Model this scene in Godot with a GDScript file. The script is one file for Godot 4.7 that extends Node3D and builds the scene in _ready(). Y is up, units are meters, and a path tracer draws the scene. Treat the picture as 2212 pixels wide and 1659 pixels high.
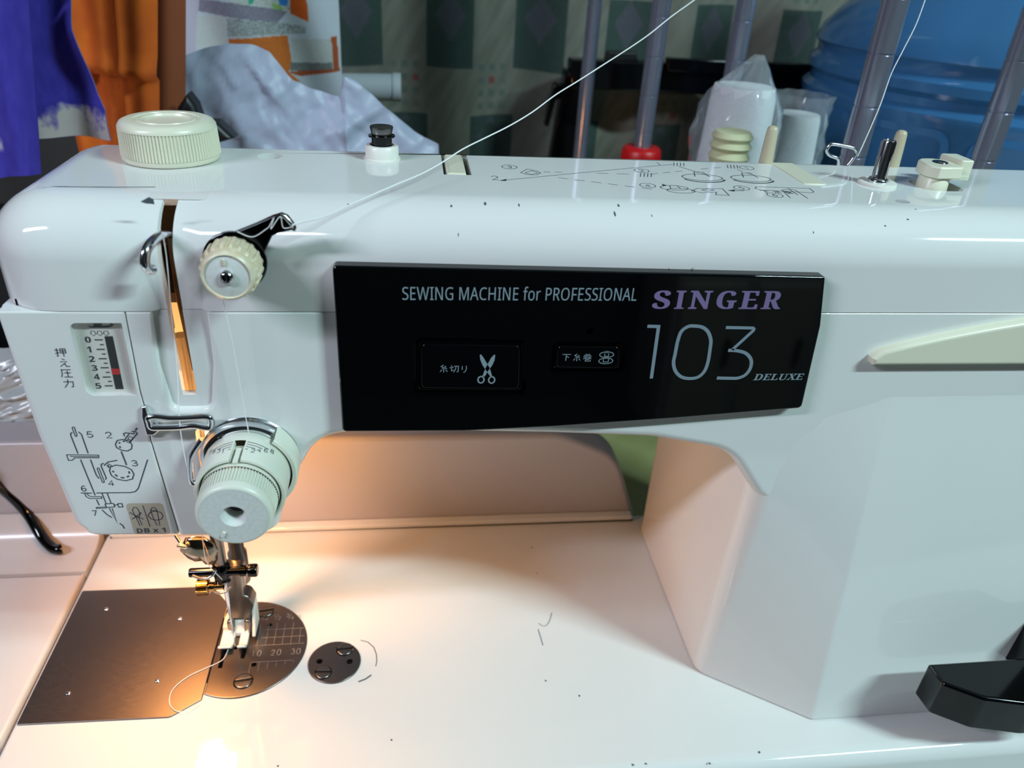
extends Node3D
# Lengths below are millimetres, turned into metres when a mesh is made.
# World: x along the arm, y up, z towards the viewer; the origin is the needle hole on the bed.
const S := 0.001
const ON_TOP := Basis(Vector3(1, 0, 0), Vector3(0, 0, -1), Vector3(0, 1, 0))   # local x, y lie on a level surface, local z is up

var M := {}
var taken := {}


class MB:
	var st := SurfaceTool.new()
	var sm := SurfaceTool.new()
	var na := 0
	var nb := 0
	var x := Transform3D.IDENTITY

	func _init() -> void:
		st.begin(Mesh.PRIMITIVE_TRIANGLES)
		sm.begin(Mesh.PRIMITIVE_TRIANGLES)

	func at(basis: Basis, origin: Vector3) -> MB:
		x = Transform3D(basis, origin)
		return self

	# corners run counter-clockwise seen from outside
	func tri(a: Vector3, b: Vector3, c: Vector3, n1: Vector3, n2: Vector3, n3: Vector3) -> void:
		st.set_normal((x.basis * n1).normalized())
		st.add_vertex((x * a) * 0.001)
		st.set_normal((x.basis * n3).normalized())
		st.add_vertex((x * c) * 0.001)
		st.set_normal((x.basis * n2).normalized())
		st.add_vertex((x * b) * 0.001)
		na += 1

	func quad(a: Vector3, b: Vector3, c: Vector3, d: Vector3, n1: Vector3, n2: Vector3, n3: Vector3, n4: Vector3) -> void:
		tri(a, b, c, n1, n2, n3)
		tri(a, c, d, n1, n3, n4)

	func flat(a: Vector3, b: Vector3, c: Vector3, d: Vector3) -> void:
		var n := (b - a).cross(c - a)
		if n.length() < 1e-9:
			n = (c - a).cross(d - a)
		quad(a, b, c, d, n, n, n, n)

	func stri(a: Vector3, b: Vector3, c: Vector3, ua := Vector2.ZERO, ub := Vector2.ZERO, uc := Vector2.ZERO) -> void:
		sm.set_smooth_group(0)
		sm.set_uv(ua)
		sm.add_vertex((x * a) * 0.001)
		sm.set_uv(uc)
		sm.add_vertex((x * c) * 0.001)
		sm.set_uv(ub)
		sm.add_vertex((x * b) * 0.001)
		nb += 1

	func mesh() -> ArrayMesh:
		var m := ArrayMesh.new()
		if na > 0:
			st.commit(m)
		if nb > 0:
			sm.generate_normals()
			sm.commit(m)
		return m


# ---- outlines -----------------------------------------------------------------------------------------------
func p2(a: Array) -> PackedVector2Array:
	var r := PackedVector2Array()
	for i in range(0, a.size(), 2):
		r.append(Vector2(a[i], a[i + 1]))
	return r


func p3(a: Array) -> PackedVector3Array:
	var r := PackedVector3Array()
	for i in range(0, a.size(), 3):
		r.append(Vector3(a[i], a[i + 1], a[i + 2]))
	return r


func circ(cx: float, cy: float, r: float, n := 32, ry := -1.0) -> PackedVector2Array:
	var o := PackedVector2Array()
	for i in n:
		var a := TAU * i / n
		o.append(Vector2(cx + r * cos(a), cy + (r if ry < 0.0 else ry) * sin(a)))
	return o


func arcp(cx: float, cy: float, rx: float, ry: float, a0: float, a1: float, n := 16) -> PackedVector2Array:
	var o := PackedVector2Array()
	for i in n + 1:
		var a := deg_to_rad(lerpf(a0, a1, float(i) / n))
		o.append(Vector2(cx + rx * cos(a), cy + ry * sin(a)))
	return o


# polygon with rounded corners; every entry is [x, y, radius]
func fil(c: Array, n := 6) -> PackedVector2Array:
	var o := PackedVector2Array()
	var m := c.size()
	for i in m:
		var p := Vector2(c[i][0], c[i][1])
		var r: float = c[i][2]
		var a := Vector2(c[(i + m - 1) % m][0], c[(i + m - 1) % m][1])
		var b := Vector2(c[(i + 1) % m][0], c[(i + 1) % m][1])
		if r <= 0.0:
			o.append(p)
			continue
		var da := (a - p).normalized()
		var db := (b - p).normalized()
		var half := acos(clampf(da.dot(db), -1.0, 1.0)) / 2.0
		var t := minf(r / tan(half), minf((a - p).length(), (b - p).length()) * 0.499)
		var s := p + da * t
		var e := p + db * t
		for k in n + 1:
			var u := float(k) / n
			# circular arc through the tangent points
			var ctr := p + (da + db).normalized() * (t / cos(half))
			var v0 := (s - ctr)
			var v1 := (e - ctr)
			var ang := v0.angle_to(v1)
			o.append(ctr + v0.rotated(ang * u))
	return o


func ccw(o: PackedVector2Array) -> PackedVector2Array:
	if Geometry2D.is_polygon_clockwise(o):
		var r := o.duplicate()
		r.reverse()
		return r
	return o


# joins holes to an outline by cuts; returns the order in which the points are visited
func bridged(pts: PackedVector2Array, outer: Array, holes: Array) -> PackedInt32Array:
	var o := PackedInt32Array(outer)
	var used := {}
	for h0 in holes:
		var h: Array = h0
		var best := INF
		var bi := 0
		var bj := 0
		for i in o.size():
			if used.has(o[i]):
				continue
			for j in h.size():
				var d := pts[o[i]].distance_squared_to(pts[h[j]])
				if d < best:
					best = d
					bi = i
					bj = j
		used[o[bi]] = true
		used[h[bj]] = true
		var r := PackedInt32Array()
		for i in bi + 1:
			r.append(o[i])
		for j in h.size() + 1:
			r.append(h[(bj + j) % h.size()])
		for i in range(bi, o.size()):
			r.append(o[i])
		o = r
	return o


# ---- solids -------------------------------------------------------------------------------------------------
# extrudes an outline along local z from z0 to z1; the front edge is rounded by rf, the back one by rb; walls of holes are straight
func extrude(mb: MB, outline: PackedVector2Array, z0: float, z1: float, rf := 0.0, holes := [], rb := 0.0, dirs := {}, rads := {}, unroofed := []) -> void:
	var o := outline if not dirs.is_empty() or not rads.is_empty() else ccw(outline)
	var m := o.size()
	var en := PackedVector2Array()
	for i in m:
		var e := (o[(i + 1) % m] - o[i]).normalized()
		en.append(Vector2(e.y, -e.x))
	var mit := PackedVector2Array()
	var nst := PackedVector2Array()   # normal at the start of edge i
	var nen := PackedVector2Array()
	for i in m:
		var n1 := en[(i + m - 1) % m]
		var n2 := en[i]
		var k := (n1 + n2) / maxf(1.0 + n1.dot(n2), 0.25)
		if dirs.has(i):
			k = dirs[i]
		mit.append(k)
	for i in m:
		var j := (i + 1) % m
		var np := en[(i + m - 1) % m]
		var nn := en[j]
		nst.append((np + en[i]).normalized() if np.dot(en[i]) > 0.78 else en[i])
		nen.append((nn + en[i]).normalized() if nn.dot(en[i]) > 0.78 else en[i])
	var rings := []      # [inset factor, z offset from edge, cos, sin, front?]
	var steps := 5 if rf < 6.0 else 14
	if rb > 0.0:
		for k in steps + 1:
			var a := PI / 2 * k / steps
			rings.append([rb * (1.0 - sin(a)), z0 + rb * (1.0 - cos(a)), sin(a), -cos(a), 1.0])
	else:
		rings.append([0.0, z0, 1.0, 0.0, 1.0])
	if rf > 0.0 or not rads.is_empty():
		for k in steps + 1:
			var a := PI / 2 * k / steps
			rings.append([1.0 - cos(a), 1.0 - sin(a), cos(a), sin(a), 2.0])
	else:
		rings.append([0.0, z1, 1.0, 0.0, 1.0])
	for q in rings.size() - 1:
		for i in m:
			var j := (i + 1) % m
			mb.quad(_rp(o, mit, i, rings[q], z1, rf, rads), _rp(o, mit, j, rings[q], z1, rf, rads), _rp(o, mit, j, rings[q + 1], z1, rf, rads), _rp(o, mit, i, rings[q + 1], z1, rf, rads),
				_rn(nst[i], rings[q]), _rn(nen[i], rings[q]), _rn(nen[i], rings[q + 1]), _rn(nst[i], rings[q + 1]))
	for h0 in holes:
		var h: PackedVector2Array = ccw(h0)
		for i in h.size():
			var j := (i + 1) % h.size()
			var e := (h[j] - h[i]).normalized()
			var ep := (h[i] - h[(i + h.size() - 1) % h.size()]).normalized()
			var ex := (h[(j + 1) % h.size()] - h[j]).normalized()
			var a := e + ep if e.dot(ep) > 0.78 else e
			var b := e + ex if e.dot(ex) > 0.78 else e
			var na := Vector3(-a.y, a.x, 0)
			var nb := Vector3(-b.y, b.x, 0)
			mb.quad(Vector3(h[j].x, h[j].y, z0), Vector3(h[i].x, h[i].y, z0), Vector3(h[i].x, h[i].y, z1), Vector3(h[j].x, h[j].y, z1), nb, na, na, nb)
	# caps: triangles are found on the inset outline or, where that folds over itself, on the plain one
	var plain := PackedVector2Array(o)
	var hh := []
	for h0 in holes:
		var h: PackedVector2Array = ccw(h0).duplicate()
		h.reverse()
		hh.append(range(plain.size(), plain.size() + h.size()))
		plain.append_array(h)
	for f in 2:
		var rg: Array = rings[rings.size() - 1] if f == 1 else rings[0]
		var v := PackedVector3Array()
		var laid := PackedVector2Array()
		for i in plain.size():
			v.append(_rp(o, mit, i, rg, z1, rf, rads) if i < m else Vector3(plain[i].x, plain[i].y, z1 if f == 1 else z0))
			laid.append(Vector2(v[i].x, v[i].y))
		var tr := PackedInt32Array()
		var order := PackedInt32Array()
		for pts in [laid, plain]:
			var outer := range(m)
			if f == 1:
				for i in unroofed:
					outer.erase(i)
			order = bridged(pts, outer, hh)
			var walk := PackedVector2Array()
			for i in order:
				walk.append(pts[i])
			tr = Geometry2D.triangulate_polygon(walk)
			if not tr.is_empty():
				laid = pts
				break
		if tr.is_empty():
			push_warning("outline could not be capped")
		var n := Vector3(0, 0, 1 if f == 1 else -1)
		for t in range(0, tr.size(), 3):
			var a := order[tr[t]]
			var b := order[tr[t + 1]]
			var d := order[tr[t + 2]]
			var up := (laid[b] - laid[a]).cross(laid[d] - laid[a]) > 0.0
			if up != (f == 1):
				var w := b
				b = d
				d = w
			mb.tri(v[a], v[b], v[d], n, n, n)


func _rp(o: PackedVector2Array, mit: PackedVector2Array, i: int, rg: Array, z1: float, rf: float, rads: Dictionary) -> Vector3:
	var inset: float = rg[0]
	var z: float = rg[1]
	if rg[4] > 1.5:
		var r: float = rads.get(i, rf)
		inset = rg[0] * r
		z = z1 - rg[1] * r
	return Vector3(o[i].x - mit[i].x * inset, o[i].y - mit[i].y * inset, z)


func _rn(n: Vector2, rg: Array) -> Vector3:
	return Vector3(n.x * rg[2], n.y * rg[2], rg[3])


# turns a profile of (radius, height) about local z
func lathe(mb: MB, prof: PackedVector2Array, segs := 40, a0 := 0.0, a1 := 360.0) -> void:
	var m := prof.size()
	for i in m - 1:
		var e := prof[i + 1] - prof[i]
		if e.length() < 1e-6:
			continue
		var n := Vector2(e.y, -e.x).normalized()
		var n0 := n
		var n1 := n
		if i > 0:
			var ep := prof[i] - prof[i - 1]
			var q := Vector2(ep.y, -ep.x).normalized()
			if q.dot(n) > 0.72:
				n0 = (n + q).normalized()
		if i < m - 2:
			var ex := prof[i + 2] - prof[i + 1]
			var q := Vector2(ex.y, -ex.x).normalized()
			if q.dot(n) > 0.72:
				n1 = (n + q).normalized()
		for k in segs:
			var b0 := deg_to_rad(lerpf(a0, a1, float(k) / segs))
			var b1 := deg_to_rad(lerpf(a0, a1, float(k + 1) / segs))
			var c0 := Vector2(cos(b0), sin(b0))
			var c1 := Vector2(cos(b1), sin(b1))
			mb.quad(_lp(prof[i], c0), _lp(prof[i], c1), _lp(prof[i + 1], c1), _lp(prof[i + 1], c0), _lp(n0, c0), _lp(n0, c1), _lp(n1, c1), _lp(n1, c0))


func _lp(p: Vector2, c: Vector2) -> Vector3:
	return Vector3(p.x * c.x, p.x * c.y, p.y)


# a ribbed (knurled) wall about local z
func knurl(mb: MB, r: float, h0: float, h1: float, n: int, depth: float, r1 := -1.0) -> void:
	var o := PackedVector2Array()
	for i in n:
		for k in 4:
			var a := TAU * (i + k / 4.0) / n
			o.append(Vector2.from_angle(a) * (1.0 if k == 1 or k == 2 else 0.0))
			o[o.size() - 1] = Vector2(cos(a), sin(a)) * (r - (0.0 if k == 1 or k == 2 else depth))
	var s := (r1 / r) if r1 > 0.0 else 1.0
	for i in o.size():
		var a := o[i]
		var b := o[(i + 1) % o.size()]
		mb.flat(Vector3(a.x, a.y, h0), Vector3(b.x, b.y, h0), Vector3(b.x * s, b.y * s, h1), Vector3(a.x * s, a.y * s, h1))


func tube(mb: MB, pts: PackedVector3Array, r: float, sides := 10, closed := false, rads := PackedFloat32Array()) -> void:
	var n := pts.size()
	var up := Vector3.UP
	var t0 := (pts[1] - pts[0]).normalized()
	if absf(t0.dot(up)) > 0.9:
		up = Vector3.RIGHT
	var side := t0.cross(up).normalized()
	var rings := []
	for i in n:
		var t: Vector3
		if closed:
			t = (pts[(i + 1) % n] - pts[(i + n - 1) % n]).normalized()
		else:
			t = (pts[mini(i + 1, n - 1)] - pts[maxi(i - 1, 0)]).normalized()
		side = (side - t * side.dot(t)).normalized()
		var w := t.cross(side)
		var ring := []
		var rr: float = rads[i] if rads.size() == n else r
		for k in sides:
			var a := TAU * k / sides
			var d := side * cos(a) + w * sin(a)
			ring.append([pts[i] + d * rr, d])
		rings.append(ring)
	for i in (n if closed else n - 1):
		var a: Array = rings[i]
		var b: Array = rings[(i + 1) % n]
		for k in sides:
			var l := (k + 1) % sides
			mb.quad(a[k][0], a[l][0], b[l][0], b[k][0], a[k][1], a[l][1], b[l][1], b[k][1])
	if not closed:
		for e in 2:
			var ring: Array = rings[0] if e == 0 else rings[n - 1]
			var c: Vector3 = pts[0] if e == 0 else pts[n - 1]
			var nn := (pts[0] - pts[1]).normalized() if e == 0 else (pts[n - 1] - pts[n - 2]).normalized()
			for k in sides:
				var l := (k + 1) % sides
				if e == 0:
					mb.tri(c, ring[l][0], ring[k][0], nn, nn, nn)
				else:
					mb.tri(c, ring[k][0], ring[l][0], nn, nn, nn)


func spline(p: PackedVector3Array, n := 8, closed := false) -> PackedVector3Array:
	var o := PackedVector3Array()
	var m := p.size()
	for i in (m if closed else m - 1):
		var a := p[(i + m - 1) % m] if closed else p[maxi(i - 1, 0)]
		var b := p[i]
		var c := p[(i + 1) % m]
		var d := p[(i + 2) % m] if closed else p[mini(i + 2, m - 1)]
		for k in n:
			o.append(b.cubic_interpolate(c, a, d, float(k) / n))
	if not closed:
		o.append(p[m - 1])
	return o


func spline2(p: PackedVector2Array, n := 6) -> PackedVector2Array:
	var o := PackedVector2Array()
	var m := p.size()
	for i in m - 1:
		for k in n:
			o.append(p[i].cubic_interpolate(p[i + 1], p[maxi(i - 1, 0)], p[mini(i + 2, m - 1)], float(k) / n))
	o.append(p[m - 1])
	return o


# closed rings of equal length joined by a smooth skin
func loft(mb: MB, rings: Array, cap0 := true, cap1 := true) -> void:
	var n: int = rings[0].size()
	for i in rings.size() - 1:
		for k in n:
			var l := (k + 1) % n
			mb.stri(rings[i][k], rings[i][l], rings[i + 1][l])
			mb.stri(rings[i][k], rings[i + 1][l], rings[i + 1][k])
	for e in 2:
		if (e == 0 and not cap0) or (e == 1 and not cap1):
			continue
		var ring: PackedVector3Array = rings[0] if e == 0 else rings[rings.size() - 1]
		var c := Vector3.ZERO
		for v in ring:
			c += v / ring.size()
		for k in n:
			var l := (k + 1) % n
			if e == 0:
				mb.flat(c, ring[l], ring[k], c)
			else:
				mb.flat(c, ring[k], ring[l], c)


# a sheet with thickness; at.call(u, v) gives a point, u and v run 0..1
func sheet(mb: MB, nu: int, nv: int, at: Callable, thick: float) -> void:
	var g := []
	for i in nu + 1:
		var col := PackedVector3Array()
		for j in nv + 1:
			col.append(at.call(float(i) / nu, float(j) / nv))
		g.append(col)
	var back := Vector3(0, 0, -thick)
	for i in nu:
		for j in nv:
			var u0 := Vector2(float(i) / nu, 1.0 - float(j) / nv)
			var u1 := Vector2(float(i + 1) / nu, 1.0 - float(j + 1) / nv)
			var a: Vector3 = g[i][j]
			var b: Vector3 = g[i + 1][j]
			var c: Vector3 = g[i + 1][j + 1]
			var d: Vector3 = g[i][j + 1]
			mb.stri(a, b, c, u0, Vector2(u1.x, u0.y), u1)
			mb.stri(a, c, d, u0, u1, Vector2(u0.x, u1.y))
			mb.stri(a + back, c + back, b + back, u0, u1, Vector2(u1.x, u0.y))
			mb.stri(a + back, d + back, c + back, u0, Vector2(u0.x, u1.y), u1)
			if i == 0:
				mb.flat(a + back, a, d, d + back)
			if i == nu - 1:
				mb.flat(b, b + back, c + back, c)
			if j == 0:
				mb.flat(a + back, b + back, b, a)
			if j == nv - 1:
				mb.flat(d, c, c + back, d + back)


# a box with rounded edges: outline rounded by r, edges by e
func rbox(mb: MB, c: Vector3, s: Vector3, r: float, e: float) -> void:
	var h := s / 2.0
	e = minf(e, r * 0.96)
	extrude(mb, fil([[c.x - h.x, c.y - h.y, r], [c.x + h.x, c.y - h.y, r], [c.x + h.x, c.y + h.y, r], [c.x - h.x, c.y + h.y, r]], 5), c.z - h.z, c.z + h.z, e, [], e)


# printed line: a flat strip along a path; lay turns a flat point into a place on the surface
func line(mb: MB, p: PackedVector2Array, w: float, lay: Callable, closed := false) -> void:
	var m := p.size()
	var l := []
	var r := []
	for i in m:
		var d1 := (p[i] - p[(i + m - 1) % m]) if closed or i > 0 else (p[1] - p[0])
		var d2 := (p[(i + 1) % m] - p[i]) if closed or i < m - 1 else d1
		d1 = d1.normalized()
		d2 = d2.normalized()
		var n1 := Vector2(-d1.y, d1.x)
		var n2 := Vector2(-d2.y, d2.x)
		var k := (n1 + n2) / maxf(1.0 + n1.dot(n2), 0.5)
		l.append(lay.call(p[i] + k * w / 2))
		r.append(lay.call(p[i] - k * w / 2))
	for i in (m if closed else m - 1):
		var j := (i + 1) % m
		mb.flat(r[i], r[j], l[j], l[i])


func fill(mb: MB, p0: PackedVector2Array, lay: Callable) -> void:
	var p := ccw(p0)
	var tr := Geometry2D.triangulate_polygon(p)
	for t in range(0, tr.size(), 3):
		var a := p[tr[t]]
		var b := p[tr[t + 1]]
		var c := p[tr[t + 2]]
		if (b - a).cross(c - a) < 0.0:
			var q := b
			b = c
			c = q
		mb.flat(lay.call(a), lay.call(b), lay.call(c), lay.call(c))


func on_z(z: float) -> Callable:
	return func(p: Vector2) -> Vector3: return Vector3(p.x, p.y, z)


# stroke signs drawn in a unit box, y up
const SIGN := {
	"0": [[.3, 0, .7, 0, .9, .25, .9, .75, .7, 1, .3, 1, .1, .75, .1, .25, .3, 0]],
	"1": [[.3, .8, .55, 1, .55, 0]],
	"2": [[.1, .75, .25, .97, .6, 1, .85, .8, .8, .55, .1, 0, .9, 0]],
	"3": [[.12, .85, .4, 1, .75, .92, .82, .7, .7, .55, .4, .52], [.7, .55, .9, .35, .8, .08, .45, 0, .1, .15]],
	"4": [[.7, 0, .7, 1, .1, .3, .95, .3]],
	"5": [[.85, 1, .25, 1, .15, .5, .5, .62, .85, .45, .85, .15, .5, 0, .12, .12]],
	"6": [[.8, .88, .5, 1, .2, .75, .12, .3, .35, 0, .7, .03, .88, .3, .7, .55, .35, .52, .14, .35]],
	"7": [[.1, 1, .9, 1, .4, 0]],
	"8": [[.5, .54, .2, .65, .2, .9, .5, 1, .8, .9, .8, .65, .5, .54, .12, .4, .12, .12, .5, 0, .88, .12, .88, .4, .5, .54]],
	"/": [[.1, -.1, .9, 1.1]],
	"糸": [[.48, 1, .22, .78, .5, .66], [.74, .84, .3, .52, .76, .56], [.66, .68, .84, .46], [.5, .52, .5, 0], [.3, .36, .12, .1], [.7, .36, .9, .1]],
	"切": [[0, .62, .42, .7], [.2, .95, .2, .22, .42, .32], [.48, .84, .93, .84, .9, .12, .74, .06], [.68, .84, .62, .42, .42, .02]],
	"り": [[.24, .92, .2, .5, .3, .4], [.7, .95, .74, .5, .62, .16, .4, 0]],
	"下": [[.03, .93, .97, .93], [.46, .93, .46, 0], [.5, .68, .8, .46]],
	"巻": [[.3, 1, .38, .86], [.72, 1, .62, .86], [.1, .82, .9, .82], [.03, .62, .97, .62], [.5, .98, .4, .6, .05, .32], [.6, .62, .97, .34], [.28, .42, .7, .42, .7, .25, .3, .25, .3, .04, .88, .04, .88, .18]],
	"押": [[.02, .74, .38, .74], [.22, .98, .22, .06, .1, .1], [.02, .36, .4, .48], [.5, .9, .95, .9, .95, .42, .5, .42, .5, .9], [.5, .66, .95, .66], [.72, .9, .72, 0]],
	"え": [[.36, .96, .62, .86], [.18, .62, .76, .66, .12, .06], [.42, .36, .56, .36, .62, .08, .95, .08]],
	"圧": [[.08, .93, .96, .93], [.16, .93, .15, .5, .02, .02], [.34, .56, .9, .56], [.61, .82, .61, .06], [.24, .06, 1, .06]],
	"力": [[.06, .7, .9, .7, .84, .1, .66, .06], [.48, 1, .45, .55, .08, 0]],
}


func glyph(mb: MB, ch: String, x: float, y: float, w: float, h: float, lw: float, lay: Callable, lean := 0.0) -> void:
	for s in SIGN[ch]:
		var p := PackedVector2Array()
		for i in range(0, s.size(), 2):
			p.append(Vector2(x + s[i] * w + s[i + 1] * h * lean, y + s[i + 1] * h))
		line(mb, p, lw, lay)


# set type, fitted into a box on the plane z
func type(words: String, font: String, bold: bool, x0: float, x1: float, y0: float, y1: float, z: float, mb: MB, slant := 0.0) -> void:
	var t := TextMesh.new()
	var f := SystemFont.new()
	f.font_names = PackedStringArray([font])
	if bold:
		f.font_weight = 700
	t.font = f
	t.text = words
	t.font_size = 64
	t.pixel_size = 0.01
	t.curve_step = 2.0
	t.depth = 0.01
	var b := t.get_aabb()
	var sx := (x1 - x0) / b.size.x
	var sy := (y1 - y0) / b.size.y
	var basis := Basis(Vector3(sx, 0, 0), Vector3(slant * sy, sy, 0), Vector3(0, 0, 4.0)) * S
	var at := Vector3(x0, y0, z) * S - basis * Vector3(b.position.x, b.position.y, 0)
	mb.st.append_from(t, 0, Transform3D(basis, at))
	mb.na += 1


# ---- things and parts ---------------------------------------------------------------------------------------
func numbered(called: String) -> String:
	var k: int = taken.get(called, 0)
	taken[called] = k + 1
	return called if k == 0 else "%s_%03d" % [called, k]


func thing(called: String, label: String, category: String, group := "") -> Node3D:
	var o := Node3D.new()
	o.name = numbered(called)
	add_child(o)
	_tag(o, label, category, group)
	return o


func solo(called: String, mb: MB, mat: Material, label: String, category: String, group := "") -> MeshInstance3D:
	var o := _mesh(called, mb, mat)
	o.name = numbered(called)
	add_child(o)
	_tag(o, label, category, group)
	return o


func structure(called: String, mb: MB, mat: Material) -> MeshInstance3D:
	var o := _mesh(called, mb, mat)
	add_child(o)
	o.set_meta("kind", "structure")
	return o


func part(called: String, mb: MB, mat: Material, parent: Node, label := "") -> MeshInstance3D:
	var o := _mesh(called, mb, mat)
	parent.add_child(o, true)
	if label != "":
		o.set_meta("label", label)
	return o


func _mesh(called: String, mb: MB, mat: Material) -> MeshInstance3D:
	var o := MeshInstance3D.new()
	o.name = called
	var m := mb.mesh()
	for i in m.get_surface_count():
		m.surface_set_material(i, mat)
	o.mesh = m
	o.cast_shadow = GeometryInstance3D.SHADOW_CASTING_SETTING_ON
	return o


func _tag(o: Node, label: String, category: String, group: String) -> void:
	o.set_meta("label", label)
	o.set_meta("category", category)
	if group != "":
		o.set_meta("group", group)


# ---- materials ----------------------------------------------------------------------------------------------
func mat(col: Color, rough: float, metal := 0.0) -> StandardMaterial3D:
	var m := StandardMaterial3D.new()
	m.albedo_color = col
	m.roughness = rough
	m.metallic = metal
	return m


func noise_tex(freq: float, c0: Color, c1: Color, sz := 256, as_normal := false, seed := 3, stretch := Vector2.ONE) -> Texture2D:
	var n := FastNoiseLite.new()
	n.seed = seed
	n.frequency = freq
	n.fractal_octaves = 4
	var im := Image.create(sz, sz, false, Image.FORMAT_RGB8)
	for yy in sz:
		for xx in sz:
			# blends two offset reads so that the tile closes
			var u := float(xx) / sz
			var v := n.get_noise_2d(xx * stretch.x, yy * stretch.y) * (1.0 - u) + n.get_noise_2d((xx - sz) * stretch.x, yy * stretch.y) * u
			im.set_pixel(xx, yy, c0.lerp(c1, clampf(v * 0.9 + 0.5, 0.0, 1.0)))
	if as_normal:
		im.bump_map_to_normal_map(2.0)
	return ImageTexture.create_from_image(im)


func triplanar(m: StandardMaterial3D, scale: float) -> StandardMaterial3D:
	m.uv1_triplanar = true
	m.uv1_world_triplanar = true
	m.uv1_scale = Vector3.ONE * scale
	return m


func make_materials() -> void:
	M.white = mat(Color(0.86, 0.865, 0.85), 0.065)
	M.white.metallic_specular = 0.5
	M.inner = mat(Color(0.62, 0.5, 0.36), 0.5)
	M.cream = mat(Color(0.86, 0.85, 0.76), 0.32)
	M.dial = mat(Color(0.85, 0.86, 0.8), 0.34)
	M.dial_face = triplanar(mat(Color(1, 1, 1), 0.5), 60.0)
	M.dial_face.albedo_texture = noise_tex(0.03, Color(0.8, 0.81, 0.79), Color(0.85, 0.86, 0.84))
	M.aged = triplanar(mat(Color(1, 1, 1), 0.35), 70.0)
	M.aged.albedo_texture = noise_tex(0.02, Color(0.80, 0.72, 0.56), Color(0.90, 0.88, 0.80), 256, false, 9)
	M.panel = mat(Color(0.012, 0.018, 0.024), 0.04)
	M.black = mat(Color(0.014, 0.017, 0.02), 0.08)
	M.black_dull = mat(Color(0.02, 0.022, 0.024), 0.45)
	M.chrome = mat(Color(0.88, 0.89, 0.91), 0.14, 1.0)
	M.beige = mat(Color(0.74, 0.7, 0.59), 0.4)
	M.steel = mat(Color(0.5, 0.49, 0.48), 0.28, 1.0)
	M.dark_chrome = mat(Color(0.2, 0.21, 0.22), 0.14, 1.0)
	M.brass = mat(Color(0.7, 0.6, 0.42), 0.14, 1.0)
	M.polished = mat(Color(0.6, 0.56, 0.5), 0.13, 1.0)
	M.plate = triplanar(mat(Color(0.53, 0.5, 0.48), 0.3, 1.0), 25.0)
	M.plate.roughness_texture = noise_tex(0.5, Color(0.8, 0.8, 0.8), Color(1, 1, 1), 256, false, 4, Vector2(0.06, 1.0))
	M.plate.roughness = 0.48
	M.needle_plate = mat(Color(0.5, 0.48, 0.47), 0.3, 1.0)
	M.engraved = mat(Color(0.66, 0.65, 0.63), 0.5, 0.6)
	M.cast = mat(Color(0.36, 0.34, 0.31), 0.7)
	M.crank = mat(Color(0.42, 0.36, 0.3), 0.35, 1.0)
	M.print = mat(Color(0.27, 0.28, 0.33), 0.6)
	M.print_dark = mat(Color(0.06, 0.07, 0.1), 0.5)
	M.red = mat(Color(0.78, 0.05, 0.07), 0.4)
	M.grey_print = mat(Color(0.5, 0.57, 0.6), 0.4)
	M.grey_number = mat(Color(0.48, 0.54, 0.58), 0.4)
	M.lilac = mat(Color(0.47, 0.41, 0.57), 0.4)
	M.sticker = mat(Color(0.72, 0.68, 0.6), 0.5)
	M.chip = mat(Color(0.3, 0.33, 0.36), 0.6)
	M.foot = mat(Color(0.9, 0.89, 0.85), 0.35)
	M.thread = mat(Color(0.93, 0.93, 0.92), 0.7)
	M.hair = mat(Color(0.14, 0.13, 0.14), 0.6)
	M.table = mat(Color(0.84, 0.83, 0.82), 0.22)
	M.board = mat(Color(0.72, 0.71, 0.72), 0.3)
	M.worktop = triplanar(mat(Color(1, 1, 1), 0.6), 6.0)
	M.worktop.albedo_texture = noise_tex(0.02, Color(0.66, 0.66, 0.64), Color(0.72, 0.72, 0.71))
	M.mat = triplanar(mat(Color(1, 1, 1), 0.6), 6.0)
	M.mat.albedo_texture = noise_tex(0.02, Color(0.64, 0.64, 0.4), Color(0.7, 0.7, 0.48))
	M.clear = mat(Color(0.92, 0.94, 0.95, 0.02), 0.05)
	M.clear.transparency = BaseMaterial3D.TRANSPARENCY_ALPHA
	M.wrap = mat(Color(0.85, 0.88, 0.9, 0.16), 0.08)
	M.wrap.transparency = BaseMaterial3D.TRANSPARENCY_ALPHA
	M.bag = mat(Color(0.64, 0.67, 0.75), 0.45)
	M.bag.backlight_enabled = true
	M.bag.backlight = Color(0.4, 0.42, 0.46)
	M.bag_clear = mat(Color(0.72, 0.76, 0.76), 0.2)
	M.bottle = mat(Color(0.24, 0.45, 0.64, 0.84), 0.12)
	M.bottle.transparency = BaseMaterial3D.TRANSPARENCY_ALPHA
	M.cone = triplanar(mat(Color(1, 1, 1), 0.8), 40.0)
	M.cone.albedo_texture = noise_tex(0.3, Color(0.78, 0.79, 0.8), Color(0.88, 0.89, 0.9), 128, false, 5, Vector2(0.1, 1.0))
	M.cone_cream = mat(Color(0.78, 0.78, 0.62), 0.7)
	M.roll = mat(Color(0.75, 0.77, 0.8), 0.5)
	M.wall = mat(Color(0.3, 0.29, 0.28), 0.8)
	M.floor = mat(Color(0.3, 0.27, 0.24), 0.6)
	M.ceiling = mat(Color(0.6, 0.6, 0.59), 0.8)


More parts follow.
